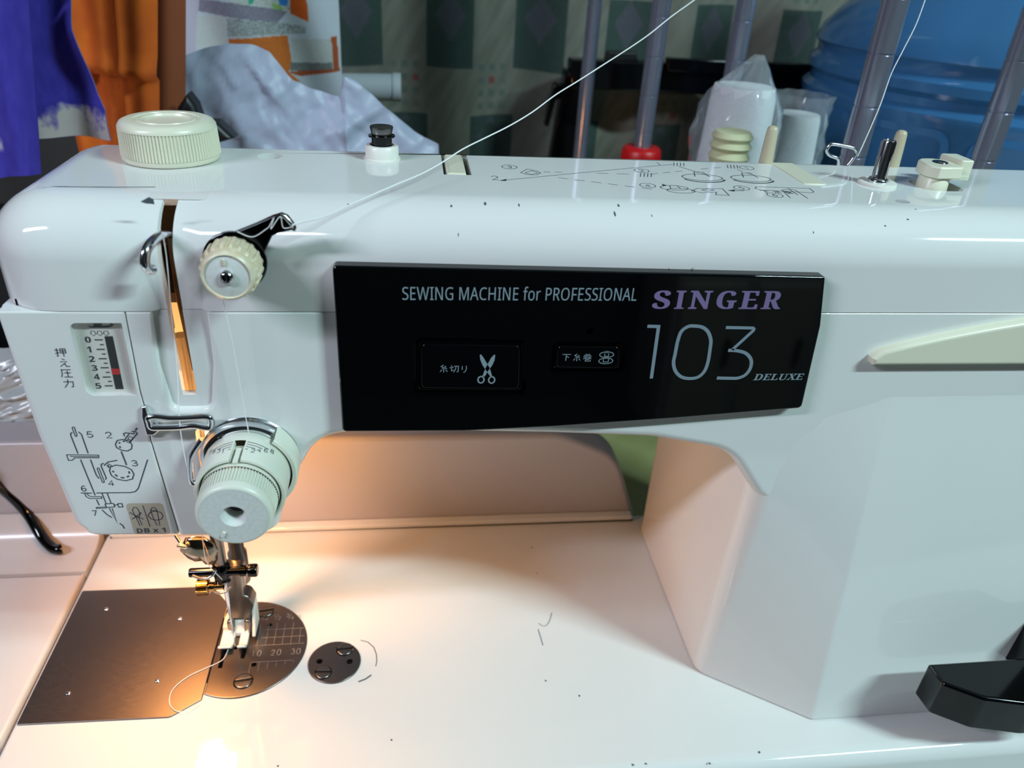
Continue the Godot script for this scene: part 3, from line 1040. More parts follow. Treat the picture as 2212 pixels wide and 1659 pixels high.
func build_face(m: Node3D) -> void:
	# face plate: left part of the front, with a window for the pressure gauge
	var b := MB.new()
	var fo := fil([[-40.6, 197.0, 0], [-40.6, 150, 0], [-36.4, 106.2, 9], [-1.5, 105.0, 0], [-4.1, 148, 0], [-3.7, 160, 0], [-4.1, 168, 0], [-3.5, 197.0, 0]], 6)
	var rads := {}
	for i in fo.size():
		rads[i] = 4.0 if fo[i].x < -33 and fo[i].y < 196 else (2.0 if fo[i].y < 108 else 0.6)
	var win := fil([[-21.2, 166.4, 3.4], [-5.0, 166.4, 0.4], [-5.0, 193.2, 0.4], [-20.6, 193.2, 2.2]], 5)
	extrude(b, fo, 33.2, 38.0, 0.6, [win], 0.0, {}, rads)
	var fp := part("face_plate", b, M.white, m, "white face plate printed with a threading diagram")
	var lay := on_z(38.05)
	# writing
	b = MB.new()
	var chars := ["押", "え", "圧", "力"]
	var low := p2([-27.05, 181.32, -26.83, 177.49, -27, 173.61, -27.07, 169.82])
	for i in 4:
		glyph(b, chars[i], low[i].x, low[i].y, 3.5, 3.1, 0.32, lay)
	part("lettering", b, M.print, fp)
	# threading diagram
	b = MB.new()
	var w := 0.42
	line(b, p2([-28.04, 154.04, -27.72, 154.38, -27.27, 154.3, -27.12, 151.12, -27.35, 150.6, -27.74, 150.69, -28.04, 154.04]), w * .8, lay)
	line(b, p2([-28.34, 152.22, -28.86, 151.95, -29.13, 151.16, -28.43, 143.46]), w, lay)
	line(b, p2([-26.34, 152.41, -25.63, 151.36, -25.13, 143.49]), w, lay)
	line(b, p2([-32.2, 143.11, -21.93, 142.66, -22.03, 141.54, -29.81, 141.72, -30.81, 140.76, -32.09, 140.71, -32.2, 143.11]), w * .8, lay)
	line(b, p2([-22.28, 142.05, -30.49, 142.28, -31.23, 142.5]), w * .8, lay)
	line(b, p2([-28.13, 140.97, -26.54, 125.24]), w, lay)
	line(b, p2([-24.91, 140.88, -24.36, 134.13, -23.77, 132.53]), w, lay)
	line(b, p2([-23.56, 136.94, -23.21, 137.27, -22.86, 137.09, -22.27, 131.27, -22.56, 130.77, -22.98, 130.95, -23.56, 136.94]), w * .8, lay)
	line(b, p2([-21.77, 132.12, -21.33, 132.75, -22, 137.87, -21.74, 138.82, -20.84, 139.13]), w, lay)
	line(b, p2([-21.04, 138.13, -19.39, 139.68, -16.22, 140.25]), w, lay)
	line(b, p2([-19.58, 139.01, -18.71, 138.19, -18.34, 137.76]), w * .8, lay)
	line(b, p2([-19.89, 138.43, -19.48, 137.24]), w * 1.5, lay)
	line(b, p2([-19.64, 135.89, -18.99, 137.56, -17.08, 138.27, -14.29, 137.63, -12.3, 136.09, -11.84, 134.15, -12.71, 132.03, -15.12, 131.38, -17.78, 132.07, -19.41, 133.76, -19.64, 135.89]), w, lay)
	for d in [p2([-18.68, 135.86, -18.34, 135.09]), p2([-18.18, 134.23, -17.44, 133.35]), p2([-16.49, 132.8, -15.28, 132.68]), p2([-14.45, 132.91, -13.56, 133.48]), p2([-13.32, 134.42, -13.26, 135.48]), p2([-14.39, 147.38, -13.84, 147.78]), p2([-14.47, 146.16, -14.1, 145.54]), p2([-12.98, 148.16, -12.17, 148.22])]:
		line(b, d, w * 1.4, lay)
	line(b, p2([-14.23, 144.02, -13.55, 138.16]), w * 1.2, lay)
	line(b, p2([-15.58, 147.01, -14.64, 148.61, -12.83, 148.97, -11.04, 148.32, -10.19, 146.87, -10.62, 145.04, -12.13, 144.13, -13.98, 144.51, -15.37, 145.57, -15.58, 147.01]), w, lay)
	line(b, p2([-12.12, 149.03, -10.37, 151.13]), w, lay)
	line(b, p2([-10.52, 148.02, -7.63, 151.35, -8.18, 152.17, -9.38, 152.2]), w, lay)
	line(b, p2([-11.96, 150.24, -12.14, 151.29, -11.37, 151.68, -8.92, 151.22, -8.46, 151.69]), w, lay)
	line(b, p2([-8.05, 152.57, -7.3, 153.59]), w * 1.4, lay)
	for c in [Vector2(-10.23, 149.32), Vector2(-11.02, 148.28)]:
		line(b, circ(c.x, c.y, 0.75, 10), 0.25, lay, true)
	line(b, p2([-6.19, 140.3, -11.48, 127.86, -12.72, 126.45, -14.46, 126.03, -25.94, 126.27]), w, lay)
	line(b, p2([-31.07, 126.46, -27.42, 126.24]), w, lay)
	line(b, p2([-29.81, 126.24, -29.69, 124.79, -28.72, 123.91, -24.64, 123.76, -24.48, 124.55, -28.21, 124.78, -28.9, 125.42, -28.97, 126.21]), w * .8, lay)
	line(b, p2([-26.47, 123.34, -26.08, 120.66]), w, lay)
	line(b, p2([-24.09, 126.03, -23.61, 121.45]), w * .9, lay)
	line(b, p2([-22.33, 125.97, -21.9, 121.39]), w * .9, lay)
	line(b, p2([-24.05, 121.25, -21.14, 121.36, -20.94, 119.78, -23.8, 119.62, -24.05, 121.25]), w * .9, lay)
	line(b, p2([-21.1, 120.68, -19.93, 120.73]), w * .9, lay)
	line(b, p2([-19.74, 121.17, -18.34, 121.2, -18.22, 119.67, -19.65, 119.55, -19.74, 121.17]), w * .9, lay)
	line(b, p2([-23.91, 119.9, -27.26, 119.76, -27.35, 119.32, -23.85, 119.36]), w * .8, lay)
	line(b, p2([-25.56, 118.61, -24.28, 116.3, -22.89, 114.87]), w, lay)
	line(b, p2([-22.96, 119.32, -21.52, 111.82, -22, 119.15]), w * .9, lay)
	line(b, p2([-20.78, 112.11, -19.9, 111.05, -19.57, 109.55]), w * 1.1, lay)
	var nums := [["5", 655, 450, 68], ["2", 848, 455, 70], ["3", 1112, 742, 70], ["4", 876, 945, 62], ["6", 596, 1000, 62], ["7", 712, 1252, 56]]
	var org := p2([-24.12, 150.05, -18.13, 149.7, -11.95, 137.69, -21.22, 129.29, -30.77, 127.24, -29.29, 115.96])
	for i in 6:
		glyph(b, nums[i][0], org[i].x, org[i].y, nums[i][3] * 0.033, 2.35, 0.34, lay)
	part("threading_diagram", b, M.print, fp)
	# needle sticker
	b = MB.new()
	extrude(b, fil([[Vector2(-17.15, 121.27).x, Vector2(-17.15, 121.27).y, 1.6], [Vector2(-16.53, 106.64).x, Vector2(-16.53, 106.64).y, 1.6], [Vector2(-3.94, 106.17).x, Vector2(-3.94, 106.17).y, 1.6], [Vector2(-4.35, 120.77).x, Vector2(-4.35, 120.77).y, 1.6]], 5), 37.9, 38.06)
	var stk := part("needle_sticker", b, M.sticker, fp, "small beige sticker marked with the needle type")
	b = MB.new()
	lay = on_z(38.1)
	line(b, p2([-11.35, 120.07, -10.51, 110.17]), 0.34, lay)
	line(b, p2([-15.28, 118.2, -14.51, 119.3, -13.68, 119.26, -13.21, 118.11, -12.94, 115.82, -13.85, 114.49, -14.52, 114.51, -15.04, 116.37, -15.28, 118.2]), 0.3, lay)
	line(b, p2([-16.42, 117.11, -14.7, 115.44, -12.12, 113.72]), 0.34, lay)
	line(b, p2([-12.34, 116.94, -14.03, 115.41, -16.16, 113.89]), 0.34, lay)
	line(b, p2([-14.54, 114.42, -13.99, 110.79]), 0.3, lay)
	line(b, p2([-13.7, 114.39, -13.13, 110.85]), 0.3, lay)
	line(b, p2([-10.39, 115.26, -9.38, 116.82, -7.6, 117.34, -5.67, 116.67, -5.16, 115.04, -5.84, 113.59, -7.47, 113.01, -9.42, 113.61, -10.39, 115.26]), 0.34, lay)
	line(b, p2([-9.06, 117.72, -8.43, 118.83, -7.65, 119.02, -7.03, 118.32, -6.82, 116.94, -7.03, 110.48]), 0.3, lay)
	line(b, p2([-9.06, 117.72, -8.61, 113.34, -7.88, 110.52]), 0.3, lay)
	line(b, p2([-9.06, 117.72, -6.89, 117.49]), 0.3, lay)
	part("needle_drawing", b, M.print, stk)
	b = MB.new()
	type("DB x 1", "Droid Sans", true, Vector2(-15.45, 107.26).x, Vector2(-5.37, 107.02).x, Vector2(-15.45, 107.26).y, Vector2(-15.08, 109.36).y, 38.09, b)
	part("lettering", b, M.print, stk)
	# pressure gauge behind the clear window
	b = MB.new()
	extrude(b, p2([-23, 164, -4.4, 164, -4.4, 195, -23, 195]), 33.4, 35.6)
	var gauge := part("pressure_gauge", b, M.foot, m, "presser pressure gauge scale from 0 to 5 behind a clear window")
	b = MB.new()
	extrude(b, fil([[-21.0, 166.6, 3.3], [-5.1, 166.6, 0.4], [-5.1, 193.0, 0.4], [-20.4, 193.0, 2.1]], 5), 36.4, 38.5, 0.9)
	part("window_pane", b, M.clear, gauge)
	b = MB.new()
	lay = on_z(35.66)
	var q := p2([-18.06, 185.09, -18.17, 181.52, -18.31, 178.04, -18.16, 174.68, -18.18, 171.34, -18.36, 167.89])
	var ticks := p2([-15.2, 186.06, -15.26, 182.61, -15.34, 179.18, -15.4, 175.83, -15.45, 172.31, -15.46, 168.94])
	for i in 6:
		type(str(i), "Droid Sans", true, q[i].x, q[i].x + (1.75 if i != 1 else 1.2), q[i].y, q[i].y + 2.15, 35.64, b)
	part("numbers", b, M.print_dark, gauge)
	b = MB.new()
	for i in 6:
		line(b, PackedVector2Array([ticks[i], ticks[i] + Vector2(2.5, 0)]), 0.42, lay)
		if i < 5:
			var h := (ticks[i] + ticks[i + 1]) / 2 + Vector2(1.3, 0)
			line(b, PackedVector2Array([h, h + Vector2(1.2, 0)]), 0.4, lay)
	fill(b, p2([-16.19, 191.36, -15.6, 190.88, -14.54, 190.99, -14.28, 192.28, -11.89, 192.17, -11.95, 191.06, -10.52, 191.13, -9.2, 191.43, -9.39, 192.09, -11.42, 192.17, -11.4, 192.28, -9.21, 192.2, -8.17, 191.54, -9.35, 190.69, -10.97, 190.43, -15.69, 190.44]), lay)
	for i in 3:
		var a := Vector2(-15.72, 189.23) + Vector2(i * 1.95, 0)
		line(b, PackedVector2Array([a, a + Vector2(1.2, 0), a + Vector2(1.2, -0.8), a + Vector2(1.6, -0.8), a + Vector2(0.6, -1.7), a + Vector2(-0.4, -0.8), a + Vector2(0, -0.8), a]), 0.18, lay)
	part("scale_ticks", b, M.print_dark, gauge)
	b = MB.new()
	fill(b, p2([-11.96, 187.33, -9.41, 187.4, -9.74, 167.61, -12.32, 167.61]), lay)
	part("scale_bar", b, M.black_dull, gauge)
	b = MB.new()
	fill(b, p2([-12.18, 175.53, -9.68, 175.5, -9.7, 173.32, -12.26, 173.27]), on_z(35.72))
	part("scale_pointer", b, M.red, gauge)


func build_control(m: Node3D) -> void:
	var b := MB.new()
	var out := fil([[61.8, 214.6, 1.5], [61.6, 152.9, 1.5], [104, 152.2, 0], [137, 153.4, 0], [180, 156.0, 0], [230.0, 159.8, 1.8], [228.2, 194, 0], [224.9, 212.3, 1.2]], 5)
	var w1 := fil([[86.2, 167.2, 3], [125.6, 166.4, 3], [124.9, 188.7, 3], [86.3, 189.7, 3]], 5)
	var w2 := fil([[133.2, 175.5, 3], [159.8, 174.9, 3], [159.0, 187.6, 3], [133.0, 188.2, 3]], 5)
	var led := circ(Vector2(145.78, 191.91).x, Vector2(145.78, 191.91).y, 1.3, 16)
	extrude(b, out, 37.6, 42.0, 0.8, [w1, w2, led])
	var cp := part("control_panel", b, M.panel, m, "glossy black control panel on the arm front")
	b = MB.new()
	extrude(b, p2([84, 164, 162, 164, 162, 193, 84, 193]), 37.6, 38.6)
	part("panel_back", b, M.black_dull, cp)
	# rounded frames of the two buttons
	for f in [[[87.4, 168.4, 2.4], [124.5, 167.7, 2.4], [123.8, 187.6, 2.4], [87.5, 188.5, 2.4]], [[134.2, 176.4, 2.2], [158.9, 175.9, 2.2], [158.1, 186.7, 2.2], [134.0, 187.2, 2.2]]]:
		b = MB.new()
		extrude(b, fil(f, 5), 38.4, 40.4, 0.7)
		part("button_frame", b, M.black, cp)
	b = MB.new()
	extrude(b, fil([[89.0, 169.9, 1.6], [123.0, 169.2, 1.6], [122.3, 186.1, 1.6], [89.1, 187.0, 1.6]], 5), 38.6, 41.3, 0.4)
	var cut := part("thread_cut_button", b, M.panel, m, "large black button with scissors")
	b = MB.new()
	extrude(b, fil([[135.4, 177.6, 1.4], [157.7, 177.1, 1.4], [156.9, 185.5, 1.4], [135.2, 186.0, 1.4]], 5), 38.6, 41.3, 0.4)
	var wind := part("bobbin_button", b, M.panel, m, "small black button with a bobbin drawing")
	# writing on the buttons
	b = MB.new()
	var lay := on_z(41.36)
	var at := p2([95.02, 176.16, 98.64, 176.13, 102.28, 176.09])
	glyph(b, "糸", at[0].x, at[0].y, 3.2, 2.9, 0.26, lay)
	glyph(b, "切", at[1].x, at[1].y, 3.2, 2.9, 0.26, lay)
	glyph(b, "り", at[2].x, at[2].y, 2.8, 2.7, 0.26, lay)
	# scissors
	fill(b, p2([108.72, 182.75, 109.05, 183.09, 110.03, 181.78, 112.35, 177.62, 113.25, 174.64, 112.56, 174.5, 111.54, 176.15, 109.8, 178.87, 109, 180.82]), lay)
	fill(b, p2([113.97, 182.72, 113.66, 182.96, 112.6, 181.66, 110.83, 177.63, 109.95, 174.68, 110.74, 174.42, 111.54, 176.15, 113.16, 178.84, 113.85, 180.78]), lay)
	var ra := Vector2(109.48, 173.17)
	var rb := Vector2(113.18, 173.03)
	line(b, circ(ra.x, ra.y, 1.05, 18, 1.3), 0.5, on_z(41.38), true)
	line(b, circ(rb.x, rb.y, 1.05, 18, 1.3), 0.5, on_z(41.38), true)
	part("symbols", b, M.grey_print, cut)
	b = MB.new()
	at = p2([137.1, 180.31, 140.81, 180.19, 144.46, 180.06])
	glyph(b, "下", at[0].x, at[0].y, 3.1, 2.7, 0.25, lay)
	glyph(b, "糸", at[1].x, at[1].y, 3.1, 2.8, 0.25, lay)
	glyph(b, "巻", at[2].x, at[2].y, 3.1, 2.9, 0.25, lay)
	var c0 := Vector2(152.74, 182.64)
	var c1 := Vector2(152.71, 180.19)
	line(b, circ(c0.x, c0.y, 2.5, 22, 1.1), 0.28, lay, true)
	line(b, circ(c1.x, c1.y, 2.5, 22, 1.1), 0.28, lay, true)
	line(b, p2([c0.x - .7, c0.y + .5, c0.x - .7, c0.y - .6, c0.x + .7, c0.y - .6, c0.x + .7, c0.y + .5]), 0.24, lay)
	line(b, p2([c0.x - .9, c0.y - 1.1, c1.x - .9, c1.y - .4, c1.x + .9, c1.y - .4, c0.x + .9, c0.y - 1.1]), 0.24, lay)
	fill(b, p2([c0.x - .5, c0.y + .7, c0.x + .5, c0.y + .7, c0.x + .6, c0.y + 1.4, c0.x - .6, c0.y + 1.4]), lay)
	part("symbols", b, M.grey_print, wind)
	# lettering on the panel
	var z := 42.03
	b = MB.new()
	var l0 := Vector2(83.11, 204.69)
	var l1 := Vector2(160.13, 203.21)
	type("SEWING MACHINE for PROFESSIONAL", "Droid Sans", false, l0.x, l1.x, l1.y, l0.y + 3.4, z, b)
	part("lettering", b, M.grey_print, cp)
	b = MB.new()
	var word := "SINGER"
	var lo := p2([166.04, 199.26, 171.81, 199.27, 173.79, 199.27, 176.82, 199.28, 178.68, 199.28, 186.13, 199.29, 188.27, 199.06, 195.02, 199.07, 196.57, 198.98, 202.8, 198.99, 204.51, 198.85, 211.19, 198.86])
	for i in 6:
		for k in 3:
			type(word[i], "Droid Serif", true, lo[i * 2].x + 0.15 * (k - 1), lo[i * 2 + 1].x + 0.15 * (k - 1), 200.35, 207.0, z + 0.002 * k, b)
	part("lettering", b, M.lilac, cp)
	b = MB.new()
	var g := on_z(42.06)
	line(b, p2([165.4, 193.87, 169.34, 193.77, 169.87, 173.37]), 1.2, g)
	var zero := spline2(p2([177, 187.6, 177.64, 191.71, 179.75, 193.72, 181.95, 193.95, 184.95, 193.47, 187.31, 191.69, 188.92, 188.53, 189.36, 184.59, 189.54, 179.59, 188.91, 176.04, 187.01, 173.75, 183.85, 173.21, 180.7, 173.97, 178.21, 176.39, 176.97, 179.69, 176.98, 183.18, 177, 187.6]), 4)
	line(b, zero, 1.25, g)
	line(b, p2([193.41, 193.37, 203.15, 193.16, 203.7, 192.77, 203.61, 192.14, 197.49, 184.65]), 1.15, g)
	line(b, spline2(p2([196.06, 184.46, 199.33, 184.29, 202.8, 183.27, 205.32, 180.73, 205.87, 177.42, 204.69, 174.59, 202.15, 173.22, 198.86, 173.15, 194.12, 173.31]), 4), 1.25, g)
	part("model_number", b, M.grey_number, cp)
	b = MB.new()
	var d0 := Vector2(207.93, 172.45)
	var d1 := Vector2(226.55, 172.04)
	type("DELUXE", "Droid Serif", true, d0.x, d1.x, d1.y + 0.1, d0.y + 2.3, z, b, 0.25)
	part("lettering", b, M.grey_print, cp)
	# cream grip and black feed lever on the right
	b = MB.new()
	var top := PackedVector2Array([Vector2(253.0, 177.6), Vector2(380, 177.2)])
	for i in 13:
		var t := i / 12.0
		top.append(Vector2(380 - t * 124.5, 177.2 + 22.6 * pow(cos((t * 0.985) * PI / 2 - 0.0), 0.9) + (5.4 * t)))
	top.append(Vector2(252.2, 180.4))
	extrude(b, top, 38.0, 42.0, 1.6)
	part("cream_grip", b, M.cream, m, "cream curved grip on the right of the arm front")


func build_dials(m: Node3D) -> void:
	# pre-tension
	var c := Vector3(33.2, 216.0, 0)
	var b := MB.new().at(Basis.IDENTITY, c)
	lathe(b, p2([4, 37.5, 4, 41, 9.0, 41.2, 9.4, 41.8, 9.4, 43.0, 8.9, 43.5, 5, 43.6]), 48)
	var pt := part("pre_tension", b, M.dark_chrome, m, "small thread tension knob with a black guide arm")
	b = MB.new()
	var arm := p2([34.9, 226.15, 41.1, 228.79, 46.07, 231.14, 48.52, 231.94, 50.23, 231.21, 52.22, 228.24, 51.99, 227.28, 50.44, 226.77, 47.07, 225.92, 45.33, 225.03, 42.56, 219.85, 40.46, 222.76])
	extrude(b, arm, 43.6, 45.4, 0.6)
	part("guide_arm", b, M.dark_chrome, pt)
	b = MB.new()
	tube(b, p3([48.43, 231.81, 46, 49.72, 231.37, 46, 51.31, 229.19, 46, 52.18, 228.19, 46, 51.75, 227.29, 46]), 0.7, 8)
	part("guide_lip", b, M.chrome, pt)
	b = MB.new().at(Basis.IDENTITY, c)
	lathe(b, p2([7.8, 43.5, 8.3, 44.0, 8.1, 49.5, 7.6, 53.6, 7.3, 54.6, 6.7, 55.0, 6.4, 54.5]), 56)
	part("knob", b, M.aged, pt, "yellowed white ribbed knob")
	for i in 20:
		var a := TAU * (i + 0.5) / 20.0
		b = MB.new()
		var dir := Vector3(cos(a), sin(a), 0)
		b.at(Basis(dir, Vector3(0, 0, 1), dir.cross(Vector3(0, 0, 1))), c)
		extrude(b, fil([[7.4, 44.4, .2], [8.8, 44.6, .4], [8.6, 51.0, .4], [7.5, 53.0, .3]], 3), -0.6, 0.6, 0.25, [], 0.25)
		part("rib", b, M.aged, pt)
	b = MB.new().at(Basis.IDENTITY, c)
	lathe(b, p2([6.6, 54.4, 6.3, 54.55, 0, 54.7]), 48)
	part("knob_face", b, M.dial_face, pt)
	b = MB.new()
	rbox(b, c + Vector3(-0.4, 4.4, 54.7), Vector3(0.8, 2.2, 0.8), 0.4, 0.3)
	part("index_mark", b, M.aged, pt)
	b = MB.new().at(Basis.IDENTITY, c)
	lathe(b, p2([2.3, 54.5, 2.2, 55.4, 1.6, 56.0]), 28)
	part("screw_rim", b, M.chrome, pt)
	slotted_screw(pt, c + Vector3(0, 0, 54.9), 1.7, 1.2, M.chrome, 92.0, Basis.IDENTITY)
	# thread tension dial
	c = Vector3(28.8, 140.2, 0)
	b = MB.new().at(Basis.IDENTITY, c)
	lathe(b, p2([17.2, 37.4, 17.2, 38.4, 16.2, 39.4, 15.9, 42.0, 15.0, 42.6, 8, 42.6]), 56)
	var td := part("tension_dial", b, M.chrome, m, "large cream thread tension dial numbered 1 to 8")
	b = MB.new().at(Basis.IDENTITY, c)
	lathe(b, p2([14.2, 37.6, 16.9, 37.6, 17.1, 38.2, 17.1, 46.6, 16.6, 47.2, 15.4, 47.2, 15.4, 42.4]), 40, -118, 52)
	part("collar", b, M.dial, td)
	# sleeve with an open notch on top
	b = MB.new().at(Basis.IDENTITY, c)
	lathe(b, p2([8, 43.2, 14.2, 43.2, 14.7, 43.8, 14.7, 48.6]), 64)
	lathe(b, p2([14.7, 48.6, 14.7, 58.6, 14.4, 59.3, 13.6, 59.4, 13.2, 58.8, 13.2, 48.6]), 60, 97, 443)
	for s in [-1.0, 1.0]:
		var a: float = deg_to_rad(90.0 + s * 7.0)
		var d := Vector3(cos(a), sin(a), 0)
		var p0 := d * 13.2
		var p1 := d * 14.7
		b.flat(p0 + Vector3(0, 0, 48.6), p1 + Vector3(0, 0, 48.6), p1 + Vector3(0, 0, 59), p0 + Vector3(0, 0, 59))
	part("sleeve", b, M.dial, td)
	b = MB.new().at(Basis.IDENTITY, c)
	lathe(b, p2([9, 46, 9, 50.6]), 40)
	part("sleeve_core", b, M.dial, td)
	b = MB.new()
	var lay := func(p: Vector2) -> Vector3:
		var a := p.x / 14.7
		return Vector3(28.8 + 14.76 * sin(a), 140.2 + 14.76 * cos(a), p.y)
	var ends := [9.8, 7.6, 5.4, 3.6]
	for s in [-1.0, 1.0]:
		for i in 4:
			var z: float = 49.4 + i * 1.35
			var seg := PackedVector2Array()
			for k in 9:
				seg.append(Vector2(lerpf(2.3 * s, (ends[i] if i < 3 else 3.2) * s, k / 8.0), z + 0.02 * k * (4 - i)))
			line(b, seg, 0.3, lay)
	var right_digits := ["8", "6", "4", "2"]
	var left_digits := ["7", "5", "3", "1"]
	var up := func(p: Vector2) -> Vector3: return lay.call(Vector2(p.x, 200.0 - p.y))
	for i in 4:
		var z: float = 200.0 - (50.9 + i * 1.3)
		glyph(b, right_digits[i], ends[i] + 0.5, z, 1.5, 2.0, 0.26, up)
		glyph(b, left_digits[i], -ends[i] - 2.0, z, 1.5, 2.0, 0.26, up)
	part("numbers", b, M.print, td)
	b = MB.new().at(Basis.IDENTITY, c)
	lathe(b, p2([12.7, 49, 12.7, 60.6]), 56)
	knurl(b, 12.5, 60.6, 67.4, 76, 0.45, 12.2)
	lathe(b, p2([12.2, 67.4, 12.2, 68.4, 11.9, 69.6, 11.3, 70.3, 10.8, 70.4]), 64)
	var kn := part("dial_knob", b, M.dial, td)
	b = MB.new().at(Basis.IDENTITY, c)
	lathe(b, p2([10.9, 70.35, 4.1, 70.4, 3.4, 68.6, 2.7, 67.8, 2.6, 63]), 56)
	part("dial_face", b, M.dial_face, kn)
	b = MB.new().at(Basis.IDENTITY, c)
	lathe(b, p2([2.7, 64.4, 0, 64.6]), 24)
	part("dial_screw", b, M.steel, kn)
	b = MB.new().at(Basis(Vector3(0, 0, 1), deg_to_rad(-28.0)), c)
	rbox(b, Vector3(-0.2, -8.3, 70.4), Vector3(1.2, 2.6, 1.0), 0.5, 0.35)
	part("index_mark", b, M.dial, kn)
	# index tongue of the dial in the notch
	b = MB.new()
	rbox(b, Vector3(28.8, 153.6, 55.8), Vector3(1.7, 1.0, 8.0), 0.3, 0.3)
	part("index_tongue", b, M.dial, td)
	# check spring and its black wire
	b = MB.new()
	tube(b, spline(p3([14.22, 150.37, 41, 10.58, 145.14, 41, 8.94, 141.03, 41, 8.01, 134.27, 41, 8.63, 131.66, 41, 10.73, 132.45, 41, 11.75, 135.01, 41]), 5), 1.15, 10)
	part("check_spring", b, M.chrome, m)
	b = MB.new()
	tube(b, spline(p3([22.95, 150.99, 44, 22.49, 152.41, 44, 20.63, 152.86, 44, 18.49, 151.1, 44, 17.15, 148.31, 44, 17.35, 147.4, 44, 19.47, 148.85, 44, 23.27, 150.99, 44, 26.44, 153.32, 44]), 6), 0.42, 8)
	part("take_up_wire", b, M.black, m)
	# chrome thread guide below the slot
	b = MB.new()
	extrude(b, p2([-3.96, 162.72, -2.35, 163.08, -2.23, 160.18, -1.77, 159.2, 1.1, 153.81, -1.85, 151.28, -4.38, 151.34, -4.64, 158.86]), 38.0, 39.6, 0.5)
	var tg := part("thread_guide", b, M.chrome, m, "chrome thread guide bar across the head front")
	b = MB.new()
	tube(b, spline(p3([-1.25, 158.4, 42.4, -1.08, 160.33, 42.4, 1.33, 160.87, 42.4, 5.88, 160.2, 42.4, 11.83, 160.28, 42.4, 17.19, 160.45, 42.4, 18.48, 159.49, 42.4, 18.19, 156.62, 42.4, 16.9, 155.98, 42.4, 12.6, 156.94, 42.4, 7.49, 156.45, 42.4, 1.83, 156.38, 42.4, -0.93, 156.63, 42.4]), 5, true), 1.15, 10, true)
	part("guide_loop", b, M.chrome, tg)
	# take-up lever
	b = MB.new()
	var lv := p3([11.8, 219.0, 27.0, 11.2, 221.6, 36.0, 10.4, 222.0, 42.0, 9.3, 220.4, 45.6, 8.7, 217.4, 47.0, 9.0, 215.0, 46.4, 9.9, 214.0, 44.8])
	tube(b, spline(lv, 6), 1.5, 12)
	var tl := part("take_up_lever", b, M.chrome, m, "chrome take-up lever hook in the slot")
	b = MB.new()
	extrude(b, fil([[9.8, 219, 1], [9.6, 196, 0], [10.6, 170, 0], [12.4, 170, 0], [12.6, 205, 0], [12.6, 219, 1]], 4), 25.0, 28.0, 0.4)
	part("lever_arm", b, M.crank, tl)


